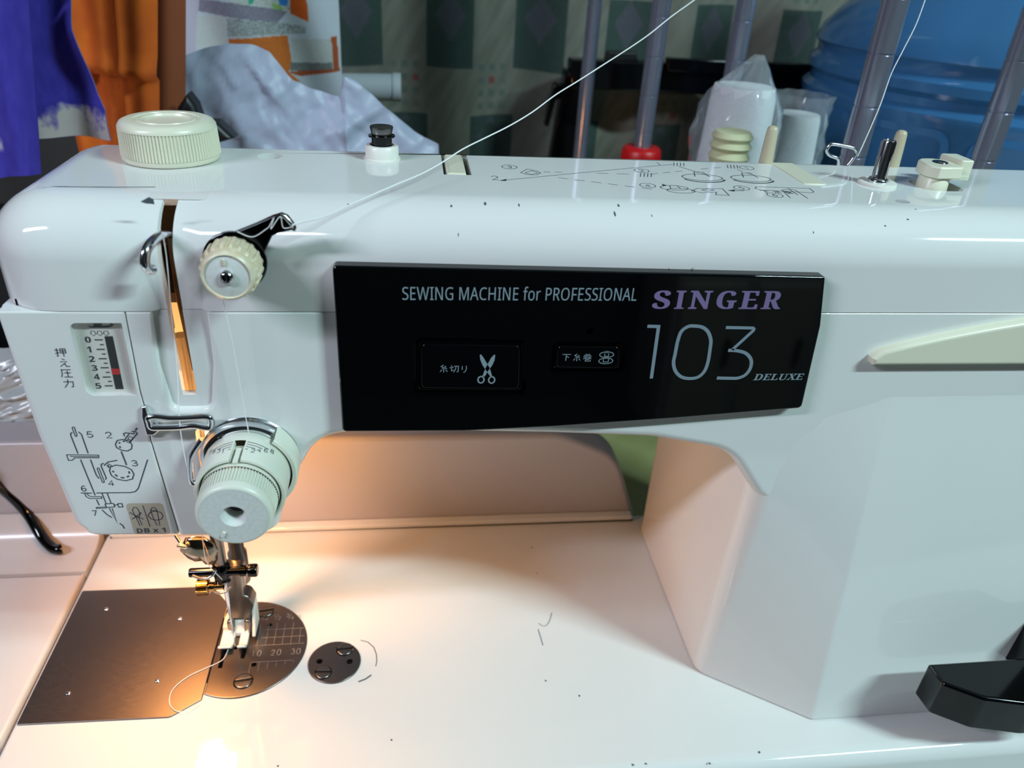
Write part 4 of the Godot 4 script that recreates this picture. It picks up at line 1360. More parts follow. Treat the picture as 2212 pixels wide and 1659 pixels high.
func build_needle(m: Node3D) -> void:
	var b := MB.new().at(ON_TOP, Vector3.ZERO)
	lathe(b, p2([0, 52, 2.5, 52, 2.7, 52.6, 2.7, 170, 0, 170]), 24)
	part("needle_bar", b, M.steel, m)
	b = MB.new().at(ON_TOP, Vector3(2.0, 0, -20))
	lathe(b, p2([0, 26, 4.4, 26, 4.4, 44, 3.5, 45, 3.5, 170, 0, 170]), 24)
	part("presser_bar", b, M.steel, m)
	b = MB.new().at(ON_TOP, Vector3.ZERO)
	lathe(b, p2([0, 8.5, 0.35, 10, 0.6, 20, 0.9, 34, 0.9, 50, 0, 50]), 10)
	part("needle", b, M.chrome, m)
	# clamp: sleeve, cross pin and its round head
	b = MB.new().at(ON_TOP, Vector3.ZERO)
	lathe(b, p2([0, 45.5, 3.2, 45.5, 3.8, 46.2, 3.8, 55, 3.0, 56, 0, 56]), 28)
	var cl := part("needle_clamp", b, M.dark_chrome, m)
	var along := Basis(Vector3(0, 1, 0), Vector3(0, 0, 1), Vector3(1, 0, 0))
	b = MB.new().at(along, Vector3(0, 51.6, 1.0))
	lathe(b, p2([0, -14.0, 1.9, -13.8, 2.1, -13.2, 2.1, 8.0, 2.6, 8.2, 2.6, 10.8, 1.5, 11.0, 1.5, 11.6, 2.7, 11.7, 3.0, 12.2, 3.0, 15.2, 2.5, 15.8, 0, 15.8]), 24)
	part("clamp_screw", b, M.dark_chrome, cl)
	b = MB.new().at(along, Vector3(-8.6, 44.2, 2.5))
	knurl(b, 3.9, -2.3, 2.3, 34, 0.3)
	lathe(b, p2([0, -2.6, 3.4, -2.5, 3.8, -2.2]), 24)
	lathe(b, p2([3.8, 2.3, 3.4, 2.6, 2.2, 2.8, 2.2, 5.0, 1.6, 5.2, 1.6, 9.0]), 24)
	part("thumb_screw", b, M.brass, cl)
	# polished plate hanging from the head
	b = MB.new()
	# a bowl-shaped blade: an outline stepping forward towards its middle
	var rim := p2([-15.07, 67.26, -13.54, 70.28, -11.83, 73.83, -8.01, 74.49, -3.72, 74.08, -0.19, 70.05, 0.81, 65.66, 0.03, 60.86, -1.81, 57.84, -4.6, 58.44, -5.53, 60.93, -9.69, 60.72, -12.53, 62.85])
	var mid := Vector2.ZERO
	for q in rim:
		mid += q / rim.size()
	var bowl := []
	for k in 6:
		var t := k / 5.0
		var ring := PackedVector3Array()
		for q in rim:
			var w: Vector2 = mid + (q - mid) * cos(t * PI * 0.46)
			ring.append(Vector3(w.x, w.y, 3.0 + 3.2 * sin(t * PI * 0.46)))
		ring.reverse()
		bowl.append(ring)
	loft(b, bowl)
	var cutter := part("finger_guard", b, M.polished, m, "polished metal plate hanging under the head")
	b = MB.new()
	tube(b, spline(p3([-15.5, 76, 3.5, -13.0, 72.5, 5.5, -11.0, 71.5, 6.5, -14, 73.5, 7.5]), 5), 0.8, 8)
	part("spring_pin", b, M.chrome, cutter)
	b = MB.new()
	tube(b, spline(p3([-10.5, 56.0, 7.4, -6, 54.2, 8.0, -2.0, 55.6, 7.4, -0.6, 58.0, 6.6]), 5), 0.6, 8)
	part("thread_loop", b, M.chrome, cutter)
	b = MB.new()
	tube(b, spline(p3([-5.5, 43.5, 2.5, -2.6, 42.2, 4.4, 1.0, 42.2, 4.4, 3.4, 43.6, 2.5]), 5), 0.6, 8)
	part("needle_guide", b, M.chrome, cl)
	# presser foot
	b = MB.new()
	extrude(b, fil([[-2.6, 13, 1], [-4.2, 10, 1], [-4.2, 6.5, 1], [-1.4, 6.5, .5], [-1.4, 12, .5], [3.8, 12, .5], [3.8, 6.5, .5], [6.6, 6.5, 1], [6.6, 12, 1], [9.4, 21, 2], [7.6, 26, 3], [5.2, 27, 1], [5.2, 42, 1], [-2.6, 42, 1]], 4), -16, -8, 0.8, [], 0.8)
	var pf := part("presser_foot", b, M.steel, m, "presser foot with a steel shank and white plastic sole")
	b = MB.new()
	rbox(b, Vector3(1.6, 36, -17), Vector3(8, 13, 12), 2, 0.8)
	part("shank_clamp", b, M.steel, pf)
	for px in [-3.0, 5.2]:
		b = MB.new().at(Basis(Vector3(1, 0, 0), Vector3(0, 1, 0), Vector3(0, 0, 1)), Vector3(px, 8.2, -8.2))
		rbox(b, Vector3(0, 0, 0), Vector3(3.0, 6.5, 3.0), 1.4, 0.8)
		part("hinge_lug", b, M.steel, pf)
	# white sole, seen from the side and bent up at the toes; two toes with a gap for the needle
	b = MB.new()
	var side := Basis(Vector3(0, 0, -1), Vector3(0, 1, 0), Vector3(1, 0, 0))
	var toe := fil([[-3.4, 4.6, .6], [-2.6, 5.4, .6], [0.2, 2.9, 2], [9, 3.2, 1], [9, 5.6, 1], [15, 6.4, 2], [22, 3.6, 1], [22, 0.9, .6], [1.5, 0.8, 2], [-1.6, 2.2, 1]], 4)
	b.at(side, Vector3.ZERO)
	extrude(b, toe, -7.4, -1.2, 0.5, [], 0.5)
	extrude(b, toe, 1.4, 5.4, 0.5, [], 0.5)
	var bridge := fil([[7, 0.9, .4], [22, 0.9, .4], [22, 3.4, 1], [15, 9.2, 2], [10, 9.2, 1], [7, 3.4, 1]], 4)
	extrude(b, bridge, -1.4, 3.2, 0.3, [], 0.3)
	var wing := fil([[3.5, 3, .6], [16, 3, .6], [18, 20, 1.5], [14, 21.6, 1], [11.5, 19, 1], [7, 8, 1]], 4)
	extrude(b, wing, 7.2, 8.8, 0.5, [], 0.5)
	part("sole", b, M.foot, pf)
	# lamp inside the head
	b = MB.new().at(ON_TOP, Vector3(-23, 0, -7))
	lathe(b, p2([0, 91.2, 1.8, 91.7, 3.0, 93.2, 3.5, 95, 3.1, 97.4, 2.6, 100, 2.6, 105]), 28)
	part("lamp_bulb", b, M.bulb, m, "small warm bulb glowing under the head")
	b = MB.new().at(ON_TOP, Vector3(-23, 0, -7))
	lathe(b, p2([0, 104, 3.8, 104, 3.8, 132, 0, 132]), 20)
	part("lamp_socket", b, M.black_dull, m)
	b = MB.new().at(ON_TOP, Vector3(-23, 0, -7))
	lathe(b, p2([8.4, 84, 9.0, 84, 9.0, 120, 8.4, 120, 8.4, 84]), 30, 96, 238)
	part("lamp_shade", b, M.steel, m)
	var l := OmniLight3D.new()
	l.name = "lamp_light"
	l.position = Vector3(-23, 95, -7) * S
	l.light_color = Color(1.0, 0.68, 0.38)
	l.light_energy = lamp_energy
	l.light_size = 0.003
	l.omni_range = 6.0
	l.omni_attenuation = 2.0
	l.shadow_enabled = true
	m.add_child(l)


func build_lever(m: Node3D) -> void:
	# black reverse lever standing out from the foot of the pillar
	var b := MB.new().at(ON_TOP, Vector3.ZERO)
	extrude(b, fil([[306.2, -67.0, 1.2], [306.8, -77.5, 2.2], [320, -86.0, 8], [340, -90.5, 12], [372, -91.5, 3], [380, -67.0, 1.5]], 5), 25.0, 44.0, 1.6, [], 0.8)
	var lv := part("reverse_lever", b, M.black, m, "glossy black reverse lever at the pillar foot")
	b = MB.new()
	extrude(b, fil([[357, 30, 0], [376, 30, 0], [376, 52, 2], [361, 52, 2]], 3), 50, 66, 0.8)
	part("lever_stem", b, M.black, lv)


# ---- loose things on the machine ----------------------------------------------------------------------------
func build_threads() -> void:
	var b := MB.new()
	var path := PackedVector3Array([Vector3(51.66, 228.5, 46.6), Vector3(52.77, 229.44, 46.4), Vector3(60.15, 229.58, 40), Vector3(67.23, 230.79, 32), Vector3(80.62, 233.77, 20), Vector3(88.95, 234.72, 10), Vector3(96.28, 236.06, 0), Vector3(104.88, 238.99, -10), Vector3(114, 241.08, -20), Vector3(123.65, 243.44, -30), Vector3(133.73, 246.93, -40), Vector3(144.19, 251.96, -50), Vector3(155.17, 256.24, -60), Vector3(166.58, 261, -70), Vector3(178.43, 266.04, -80), Vector3(190.65, 271.75, -90), Vector3(203.09, 278.86, -100), Vector3(216.03, 285.53, -110), Vector3(237.03, 297.27, -125)])
	tube(b, spline(path, 5), 0.26, 6)
	var t := thing("sewing_thread", "white sewing thread running from the black guide arm over the arm top", "thread")
	part("strand", b, M.thread, t)
	b = MB.new()
	tube(b, spline(PackedVector3Array([Vector3(35.64, 226.64, 46), Vector3(39.82, 225.08, 46.2), Vector3(44.05, 227.61, 46.4), Vector3(45.11, 228.68, 46.6), Vector3(46.69, 231.27, 46.8), Vector3(45.37, 227.63, 46.4), Vector3(48.42, 231.58, 46.8), Vector3(48.93, 228.04, 46.2), Vector3(51.66, 228.5, 46.6)]), 5), 0.14, 6)
	part("winding_on_guide", b, M.thread, t)
	b = MB.new()
	tube(b, spline(PackedVector3Array([Vector3(28.16, 205.78, 44), Vector3(29.1, 190.34, 43), Vector3(29.63, 171.23, 42.5), Vector3(30.44, 149.64, 43)]), 5), 0.16, 6)
	solo("needle_thread", b, M.thread, "fine white thread running from the small knob down to the tension dial", "thread")
	b = MB.new()
	tube(b, spline(PackedVector3Array([Vector3(14.79, 225.9, 46), Vector3(13.37, 216.27, 42), Vector3(11.18, 195.41, 40), Vector3(9.87, 177.04, 40), Vector3(8.53, 158.83, 43), Vector3(7.77, 141.33, 42), Vector3(8.3, 123.39, 40), Vector3(4.55, 99.59, 30), Vector3(-1.78, 67.47, 12), Vector3(0.31, 50.15, 4), Vector3(1.55, 42.41, 2), Vector3(0.23, 17.79, 1.2), Vector3(0.03, 2.95, 0.6)]), 5), 0.17, 6)
	solo("needle_thread", b, M.thread, "fine white thread running from the take-up lever to the needle", "thread")
	b = MB.new()
	tube(b, spline(p3([-3.17, 1.1, -0.91, -3.98, 1.1, 5.25, -5.98, 1.1, 8.21, -11.69, 1.1, 11.51, -18.34, 1.1, 15.61, -22.85, 1.1, 21, -23.89, 1.1, 25.98, -22.38, 1.1, 31.02, -18.8, 1.1, 34.2, -14.05, 1.1, 34.08, -10.04, 1.1, 30.48]), 5), 0.17, 6)
	solo("thread_end", b, M.thread, "loose end of white thread curling over the steel slide plate", "thread")
	b = MB.new()
	tube(b, spline(PackedVector3Array([Vector3(273.98, 233.59, -40), Vector3(277.96, 240.09, -44), Vector3(285.17, 252.96, -52), Vector3(289.85, 264.29, -58), Vector3(295.86, 272.94, -64), Vector3(302.34, 283.51, -70), Vector3(307.15, 295.82, -76)]), 5), 0.2, 6)
	solo("sewing_thread", b, M.thread, "fine white thread rising from the wire hook beside the chrome post", "thread")
	b = MB.new()
	tube(b, spline(PackedVector3Array([Vector3(170.81, 213.28, 38.2), Vector3(173.16, 212.23, 38.4), Vector3(175.64, 211.79, 38.9), Vector3(177.93, 212.44, 38.4), Vector3(179.25, 213.52, 38.2)]), 4), 0.09, 5)
	solo("hair", b, M.hair, "short dark hair lying on the top edge of the black control panel", "hair")
	b = MB.new()
	tube(b, spline(p3([157.54, 0.2, -12.99, 155.02, 0.2, -6.71, 152.15, 0.2, -4.12, 149.41, 0.2, -6.19]), 4), 0.11, 5)
	solo("lint", b, M.chip, "curled grey lint fibre on the bed under the arm", "lint")
	b = MB.new()
	tube(b, spline(p3([148.64, 0.2, -2.36, 149.13, 0.2, 2.84, 149.57, 0.2, 8.16]), 4), 0.13, 5)
	solo("lint", b, M.chip, "straight grey lint fibre on the bed under the arm", "lint")


# ---- around the machine -------------------------------------------------------------------------------------
func build_table() -> void:
	var b := MB.new().at(ON_TOP, Vector3.ZERO)
	extrude(b, fil([[-420, -46, 3], [-88.4, -46, 5], [-88.4, 56.8, 1], [-420, 56.8, 1]], 4), -54, 0.2, 1.6)
	solo("extension_leaf", b, M.table, "white extension leaf beside the steel slide plate", "table leaf")
	b = MB.new().at(ON_TOP, Vector3.ZERO)
	extrude(b, fil([[-420, -180, 3], [-91, -180, 5], [-91, -49.5, 5], [-420, -49.5, 3]], 4), -54, 0.0, 2.0)
	solo("extension_leaf", b, M.table, "white extension leaf in front of the bed corner behind a dark gap", "table leaf")
	# rear leaf sweeping up into the back board
	b = MB.new().at(Basis(Vector3(0, 0, -1), Vector3(0, 1, 0), Vector3(1, 0, 0)), Vector3.ZERO)
	var prof := PackedVector2Array([Vector2(58.2, -54), Vector2(88.4, -54), Vector2(88.4, 16)])
	for i in 9:
		var a := deg_to_rad(i / 8.0 * 90.0)
		prof.append(Vector2(88.4 - 16 * (1.0 - cos(a)), 16 - 16 * sin(a)))
	prof.append(Vector2(58.2, 0))
	extrude(b, prof, -420, -88.4, 0.8)
	solo("extension_leaf", b, M.table, "white rear extension leaf curving up under the black cable", "table leaf")
	# back board
	b = MB.new()
	extrude(b, fil([[-420, -54, 0], [224, -54, 0], [222, 0, 10], [206, 44, 30], [170, 61, 30], [-420, 64, 0]], 8), -112, -89, 3.0, [], 3.0)
	solo("back_board", b, M.board, "low white board with a rounded end standing behind the bed", "board")
	# worktop under everything
	var w := thing("worktable", "large pale grey worktable under the machine", "table")
	b = MB.new().at(ON_TOP, Vector3.ZERO)
	extrude(b, fil([[-700, -300, 10], [900, -300, 10], [900, 490, 10], [-700, 490, 10]], 4), -84, -54, 3.0)
	part("table_top", b, M.worktop, w)
	for p in [Vector2(-650, -250), Vector2(850, -250), Vector2(850, 450), Vector2(-650, 450)]:
		b = MB.new().at(ON_TOP, Vector3.ZERO)
		extrude(b, fil([[p.x - 20, p.y - 20, 3], [p.x + 20, p.y - 20, 3], [p.x + 20, p.y + 20, 3], [p.x - 20, p.y + 20, 3]], 3), -800, -84)
		part("leg", b, M.steel, w)
	b = MB.new().at(ON_TOP, Vector3.ZERO)
	extrude(b, fil([[-300, 118, 8], [560, 118, 8], [560, 480, 8], [-300, 480, 8]], 4), -54, -52, 0.8)
	solo("cutting_mat", b, M.mat, "yellow green mat lying on the worktable behind the board", "mat")
	# cable on the leaf
	b = MB.new()
	tube(b, spline(PackedVector3Array([Vector3(-141.06, 52, -82.79), Vector3(-135.07, 34, -89.39), Vector3(-130.17, 25, -90.13), Vector3(-124.9, 15, -88.6), Vector3(-117.39, 6, -80.93), Vector3(-110.34, 3.4, -74.47), Vector3(-106.34, 3.3, -72.52), Vector3(-105.26, 3.3, -72.82)]), 6), 2.9, 14, false)
	solo("black_cable", b, M.black, "glossy black cable end lying on the white rear leaf", "cable")


func paint(im: Image, org: Vector2, k: float, p: PackedVector2Array, c: Color, speck := 0.0, soft := 0.0) -> void:
	var rng := RandomNumberGenerator.new()
	rng.seed = 5
	var lo := p[0]
	var hi := p[0]
	for v in p:
		lo = lo.min(v)
		hi = hi.max(v)
	for y in range(int((lo.y - org.y) * k), int((hi.y - org.y) * k) + 1):
		for x in range(int((lo.x - org.x) * k), int((hi.x - org.x) * k) + 1):
			var iy := im.get_height() - 1 - y
			if x < 0 or iy < 0 or x >= im.get_width() or iy >= im.get_height():
				continue
			if Geometry2D.is_point_in_polygon(Vector2(x, y) / k + org, p):
				var d := rng.randf_range(-speck, speck)
				im.set_pixel(x, iy, Color(clampf(c.r + d, 0, 1), clampf(c.g + d, 0, 1), clampf(c.b + d, 0, 1)))


func cloth(tex: Image, rough := 0.9) -> StandardMaterial3D:
	var m := mat(Color(1, 1, 1), rough)
	m.albedo_texture = ImageTexture.create_from_image(tex)
	return m


func build_curtain() -> void:
	var org := Vector2(-120, -60)
	var k := 1.0
	var im := Image.create(960, 520, false, Image.FORMAT_RGB8)
	var n := FastNoiseLite.new()
	n.seed = 8
	n.frequency = 0.05
	for y in 520:
		for x in 960:
			var d := n.get_noise_2d(x * 1.6 + y * 0.9, y * 0.25 - x * 0.2) * 0.06
			im.set_pixel(x, y, Color(0.44 + d, 0.44 + d, 0.4 + d))
	var green := Color(0.2, 0.27, 0.25)
	var lilac := Color(0.28, 0.29, 0.32)
	var step := Vector2(187.9, 256.37).x - Vector2(102.42, 252.22).x
	var base := Vector2(102.42, 223.05)
	var sq := Vector2(146.7, 194.39)
	var w := sq.x - base.x
	var h := (base.y - sq.y)
	for i in range(-2, 6):
		for r in range(-1, 4):
			var x0 := base.x + i * step + (0.0 if r % 2 == 0 else step * 0.5)
			var y0 := sq.y + r * 104.0 - (0.0 if r % 2 == 0 else 6.0)
			var gx := 1.0
			paint(im, org, k, p2([x0, y0, x0 + w * gx, y0, x0 + w * gx, y0 + h * 2.3, x0, y0 + h * 2.3]), green, 0.02)
			var cx := x0 + w / 2
			paint(im, org, k, p2([cx, y0 + h * 0.8, cx + w * .33, y0 + h * 1.6, cx, y0 + h * 2.3, cx - w * .33, y0 + h * 1.6]), lilac, 0.02)
			# clusters of small squares between the large ones
			for a in 3:
				for c in 4:
					var dx := x0 + w + 6.0 + a * 11.0
					var dy := y0 - 2.0 - c * 12.0
					var cc := Color(0.36, 0.4, 0.37)
					if (a + c * 2 + i) % 7 == 3:
						cc = Color(0.5, 0.28, 0.27)
					paint(im, org, k, p2([dx, dy, dx + 6, dy, dx + 6, dy + 6, dx, dy + 6]), cc)
			paint(im, org, k, p2([x0 + w + 12, y0 - 90, x0 + w + 30, y0 - 90, x0 + w + 30, y0 - 52, x0 + w + 12, y0 - 52]), green, 0.02)
	var b := MB.new()
	sheet(b, 150, 6, func(u: float, v: float) -> Vector3:
		var x := -120.0 + 960.0 * u
		return Vector3(x, -60.0 + 520.0 * v, -520.0 + 11.0 * sin(x / 17.0) + 7.0 * sin(x / 41.0 + 1.0)), 2.0)
	var c := thing("curtain", "grey beige curtain printed with dark green squares and small dots", "curtain")
	part("fabric", b, cloth(im), c)
	b = MB.new()
	tube(b, p3([-160, 466, -520, 880, 466, -520]), 8, 12)
	part("curtain_rod", b, M.steel, c)


func build_cloths() -> void:
	# purple and white dyed cloth
	var n := FastNoiseLite.new()
	n.seed = 21
	n.frequency = 0.018
	var im := Image.create(128, 192, false, Image.FORMAT_RGB8)
	for y in 192:
		for x in 128:
			var d := n.get_noise_2d(x, y)
			var e := n.get_noise_2d(x * 4.0 + 300, y * 1.5) * 0.04
			# white spots of the dye along the left border
			var r := minf(Vector2(x, y).distance_to(Vector2(38, 84)) / 30.0, Vector2(x, (y - 152) * 1.3).distance_to(Vector2(40, 0)) / 26.0)
			r += d * 0.9
			var t := clampf((r - 0.75) * 2.2, 0.0, 1.0)
			im.set_pixel(x, y, Color(0.72, 0.7, 0.7).lerp(Color(0.2 + e, 0.17 + e, 0.58 + e), t))
	var p0 := Vector2(-111.37, 278.22)
	var p1 := Vector2(-100.98, 185.84)
	var p2x: float = Vector2(-87.28, 279.47).x
	var b := MB.new()
	sheet(b, 24, 20, func(u: float, v: float) -> Vector3:
		var x := lerpf(p0.x - 30, lerpf(p1.x, p2x, v), u)
		return Vector3(x, lerpf(p1.y - 2.0 * sin(u * 5.0), p0.y, v), -150.0 + 4.0 * sin(u * 9.0 + v) + 3.0 * sin(u * 3.0)), 1.5)
	var c := thing("dyed_cloth", "purple and white tie-dyed cloth hanging behind the head", "cloth")
	part("front_fold", b, cloth(im), c)
	hang(c, p0.x - 30, p2x, p0.x - 30, p2x, p0.y, -150.0, Color(0.2, 0.17, 0.58))
	im = Image.create(128, 192, false, Image.FORMAT_RGB8)
	for y in 192:
		for x in 128:
			var d := n.get_noise_2d(x * 1.3 + 90, y * 1.3)
			var e := n.get_noise_2d(x * 4.0, y * 2.0 + 77) * 0.04
			var t := clampf((y - 158.0) / 16.0 + d * 1.6, 0.0, 1.0)
			im.set_pixel(x, y, Color(0.16 + e, 0.13 + e, 0.52 + e).lerp(Color(0.66, 0.64, 0.63), t))
	var edge := [Vector2(-74.79, 275.39), Vector2(-75.9, 267.31), Vector2(-76.85, 254.91), Vector2(-75.18, 240.04), Vector2(-72.54, 224.59), Vector2(-68.98, 217.4), Vector2(-70.01, 201.34)]
	var lx: float = Vector2(-99.63, 245.47).x
	b = MB.new()
	sheet(b, 20, 24, func(u: float, v: float) -> Vector3:
		var f := (1.0 - v) * 5.999
		var e: Vector2 = edge[int(f)].lerp(edge[int(f) + 1], f - int(f))
		return Vector3(lerpf(lx - 12.0, e.x, u), e.y, -170.0 + 5.0 * sin(u * 7.0 + 0.6) + 2.5 * sin(v * 12.0) * u), 1.5)
	part("rear_fold", b, cloth(im), c)
	hang(c, lx - 12.0, edge[0].x, lx - 12.0, edge[0].x, edge[0].y, -170.0, Color(0.16, 0.13, 0.52))
	# orange cloth
	im = Image.create(96, 128, false, Image.FORMAT_RGB8)
	for y in 128:
		for x in 96:
			var d := n.get_noise_2d(x * 2.0, y * 2.0) * 0.05
			im.set_pixel(x, y, Color(0.78 + d, 0.36 + d, 0.06))
	var o0 := Vector2(-102.16, 275.75)
	var o1 := Vector2(-63.22, 178.16)
	var o2: float = Vector2(-46.83, 278.61).x
	b = MB.new()
	sheet(b, 40, 30, func(u: float, v: float) -> Vector3:
		var x := lerpf(o0.x - 10.0, lerpf(o1.x, o2, v), u)
		var z := -225.0 + (9.0 if u > 0.58 else -4.0) * smoothstep(0.0, 1.0, clampf(absf(u - 0.58) * 14.0, 0, 1)) + 3.0 * sin(u * 16.0)
		z += 7.0 * smoothstep(0.46, 0.5, v) - 3.0 * smoothstep(0.5, 0.62, v)
		return Vector3(x, lerpf(o1.y, o0.y, v), z), 1.5)
	c = thing("orange_cloth", "orange cloth hanging beside the purple dyed cloth", "cloth")
	part("fabric", b, cloth(im), c)
	hang(c, o0.x - 10.0, o2, o0.x - 10.0, o2, o0.y, -222.0, Color(0.78, 0.36, 0.06))
	b = MB.new()
	var s0 := Vector2(-50.87, 278.21)
	var s1 := Vector2(-51.46, 180.05)
	var s2 := Vector2(-67.25, 179.61)
	var s3 := Vector2(-36.61, 278.95)
	sheet(b, 8, 16, func(u: float, v: float) -> Vector3:
		return Vector3(lerpf(lerpf(s2.x, s0.x, v), lerpf(s1.x, s3.x, v), u), lerpf(s1.y, s0.y, v), -230.0 + 3.0 * sin(u * 4.0)), 1.2)
	part("brown_border", b, mat(Color(0.52, 0.27, 0.15), 0.9), c)
	hang(c, s0.x, s3.x, s0.x, s3.x, s0.y, -230.0, Color(0.52, 0.27, 0.15))
	# printed cloth
	var a0 := Vector2(-69.78, 270.57)
	var a1 := Vector2(38.39, 193.46)
	var org := Vector2(minf(a0.x, a1.x) - 6, a1.y)
	var k := 1.8
	var wd := a1.x - org.x
	var ht := a0.y - a1.y
	im = Image.create(int(wd * k), int(ht * k), false, Image.FORMAT_RGB8)
	im.fill(Color(0.72, 0.74, 0.77))
	paint(im, org, k, p2([-68.73, 275.46, -62.73, 275.77, -70.51, 220.04, -77.94, 217.02]), Color(0.7, 0.3, 0.08))
	paint(im, org, k, p2([-62.07, 275.8, -52.03, 276.33, -63.47, 210.73, -71.97, 210.4]), Color(0.7, 0.66, 0.72))
	paint(im, org, k, p2([-57.55, 247.1, -37.53, 248.03, -40.73, 228.04, -61.1, 227.18]), Color(0.72, 0.73, 0.72), 0.02)
	paint(im, org, k, p2([-54.71, 257.49, 4.81, 254.56, -4.47, 244.97, -32.14, 246.98, -56.49, 249.73]), Color(0.5, 0.48, 0.54), 0.05)
	paint(im, org, k, p2([-37.69, 246.72, -4.47, 244.97, 15.21, 243.87, 14.14, 239.15, -38.48, 234.84]), Color(0.58, 0.6, 0.6), 0.16)
	paint(im, org, k, p2([-28.47, 277.56, 7.65, 279.45, 3.23, 252.54, -31.04, 256.08]), Color(0.7, 0.72, 0.7), 0.1)
	paint(im, org, k, p2([-21.63, 260.37, -16.79, 260.61, -20.05, 255.96, -22.13, 255.87]), Color(0.2, 0.6, 0.5))
	paint(im, org, k, p2([-2.93, 261.28, 4.03, 261.62, 3.52, 255.8, -2.02, 256.18]), Color(0.2, 0.5, 0.8))
	paint(im, org, k, p2([-7.48, 257.21, -1.32, 256.21, 0.48, 253.06, -6.46, 253.38]), Color(0.55, 0.68, 0.4))
	paint(im, org, k, p2([7.3, 279.43, 16.59, 279.92, 17.22, 246.95, 4.88, 251.31]), Color(0.78, 0.32, 0.05), 0.03)
	paint(im, org, k, p2([-38.3, 233.51, 1.54, 237.26, 3.17, 218.91, 0.51, 213.23, 8.02, 207.18, -3.64, 207.44, -17.49, 227.67, -38.53, 228.81]), Color(0.76, 0.4, 0.14), 0.03)
	paint(im, org, k, p2([3.5, 235.33, 32.62, 236.93, 32.39, 220.79, 3.29, 220.3]), Color(0.68, 0.69, 0.68), 0.03)
	paint(im, org, k, p2([1.78, 219.55, 31.7, 221.45, 32.06, 215.17, 2.02, 213.99]), Color(0.42, 0.43, 0.42), 0.06)
	paint(im, org, k, p2([31.96, 237.92, 35.61, 238.75, 36.52, 216.05, 8.3, 210.72, -0.22, 213.2, 32.18, 217.28]), Color(0.6, 0.28, 0.14), 0.02)
	b = MB.new()
	sheet(b, 40, 20, func(u: float, v: float) -> Vector3:
		return Vector3(org.x + wd * u, org.y + ht * v, -330.0 + 3.0 * sin(u * 14.0 + v * 3.0)), 1.5)
	c = thing("printed_cloth", "white and grey cloth printed with orange blocks hanging beside the curtain", "cloth")
	part("fabric", b, cloth(im), c)
	hang(c, org.x, org.x + wd, org.x, org.x + wd, org.y + ht, -330.0, Color(0.72, 0.74, 0.77))
	# rack that the cloths hang from
	c = thing("drying_rack", "steel drying rack with three bars holding the hanging cloths", "rack")
	for z in [-160.0, -226.0, -330.0]:
		b = MB.new()
		tube(b, p3([-330, 476, z, 90, 476, z]), 4, 10)
		part("bar", b, M.steel, c)
	for x in [-330.0, 90.0]:
		b = MB.new()
		rbox(b, Vector3(x, 476, -400), Vector3(12, 12, 486), 3, 2)
		part("bracket", b, M.steel, c)


# upper part of a cloth, running up to its bar
func hang(parent: Node, x0: float, x1: float, t0: float, t1: float, y: float, z: float, col: Color) -> void:
	var b := MB.new()
	sheet(b, 16, 8, func(u: float, v: float) -> Vector3:
		return Vector3(lerpf(lerpf(x0, x1, u), lerpf(t0, t1, u), v), lerpf(y - 1.0, 471.0, v), z - 1.0 + 2.5 * sin(u * 11.0)), 1.5)
	part("upper_part", b, mat(col, 0.9), parent)


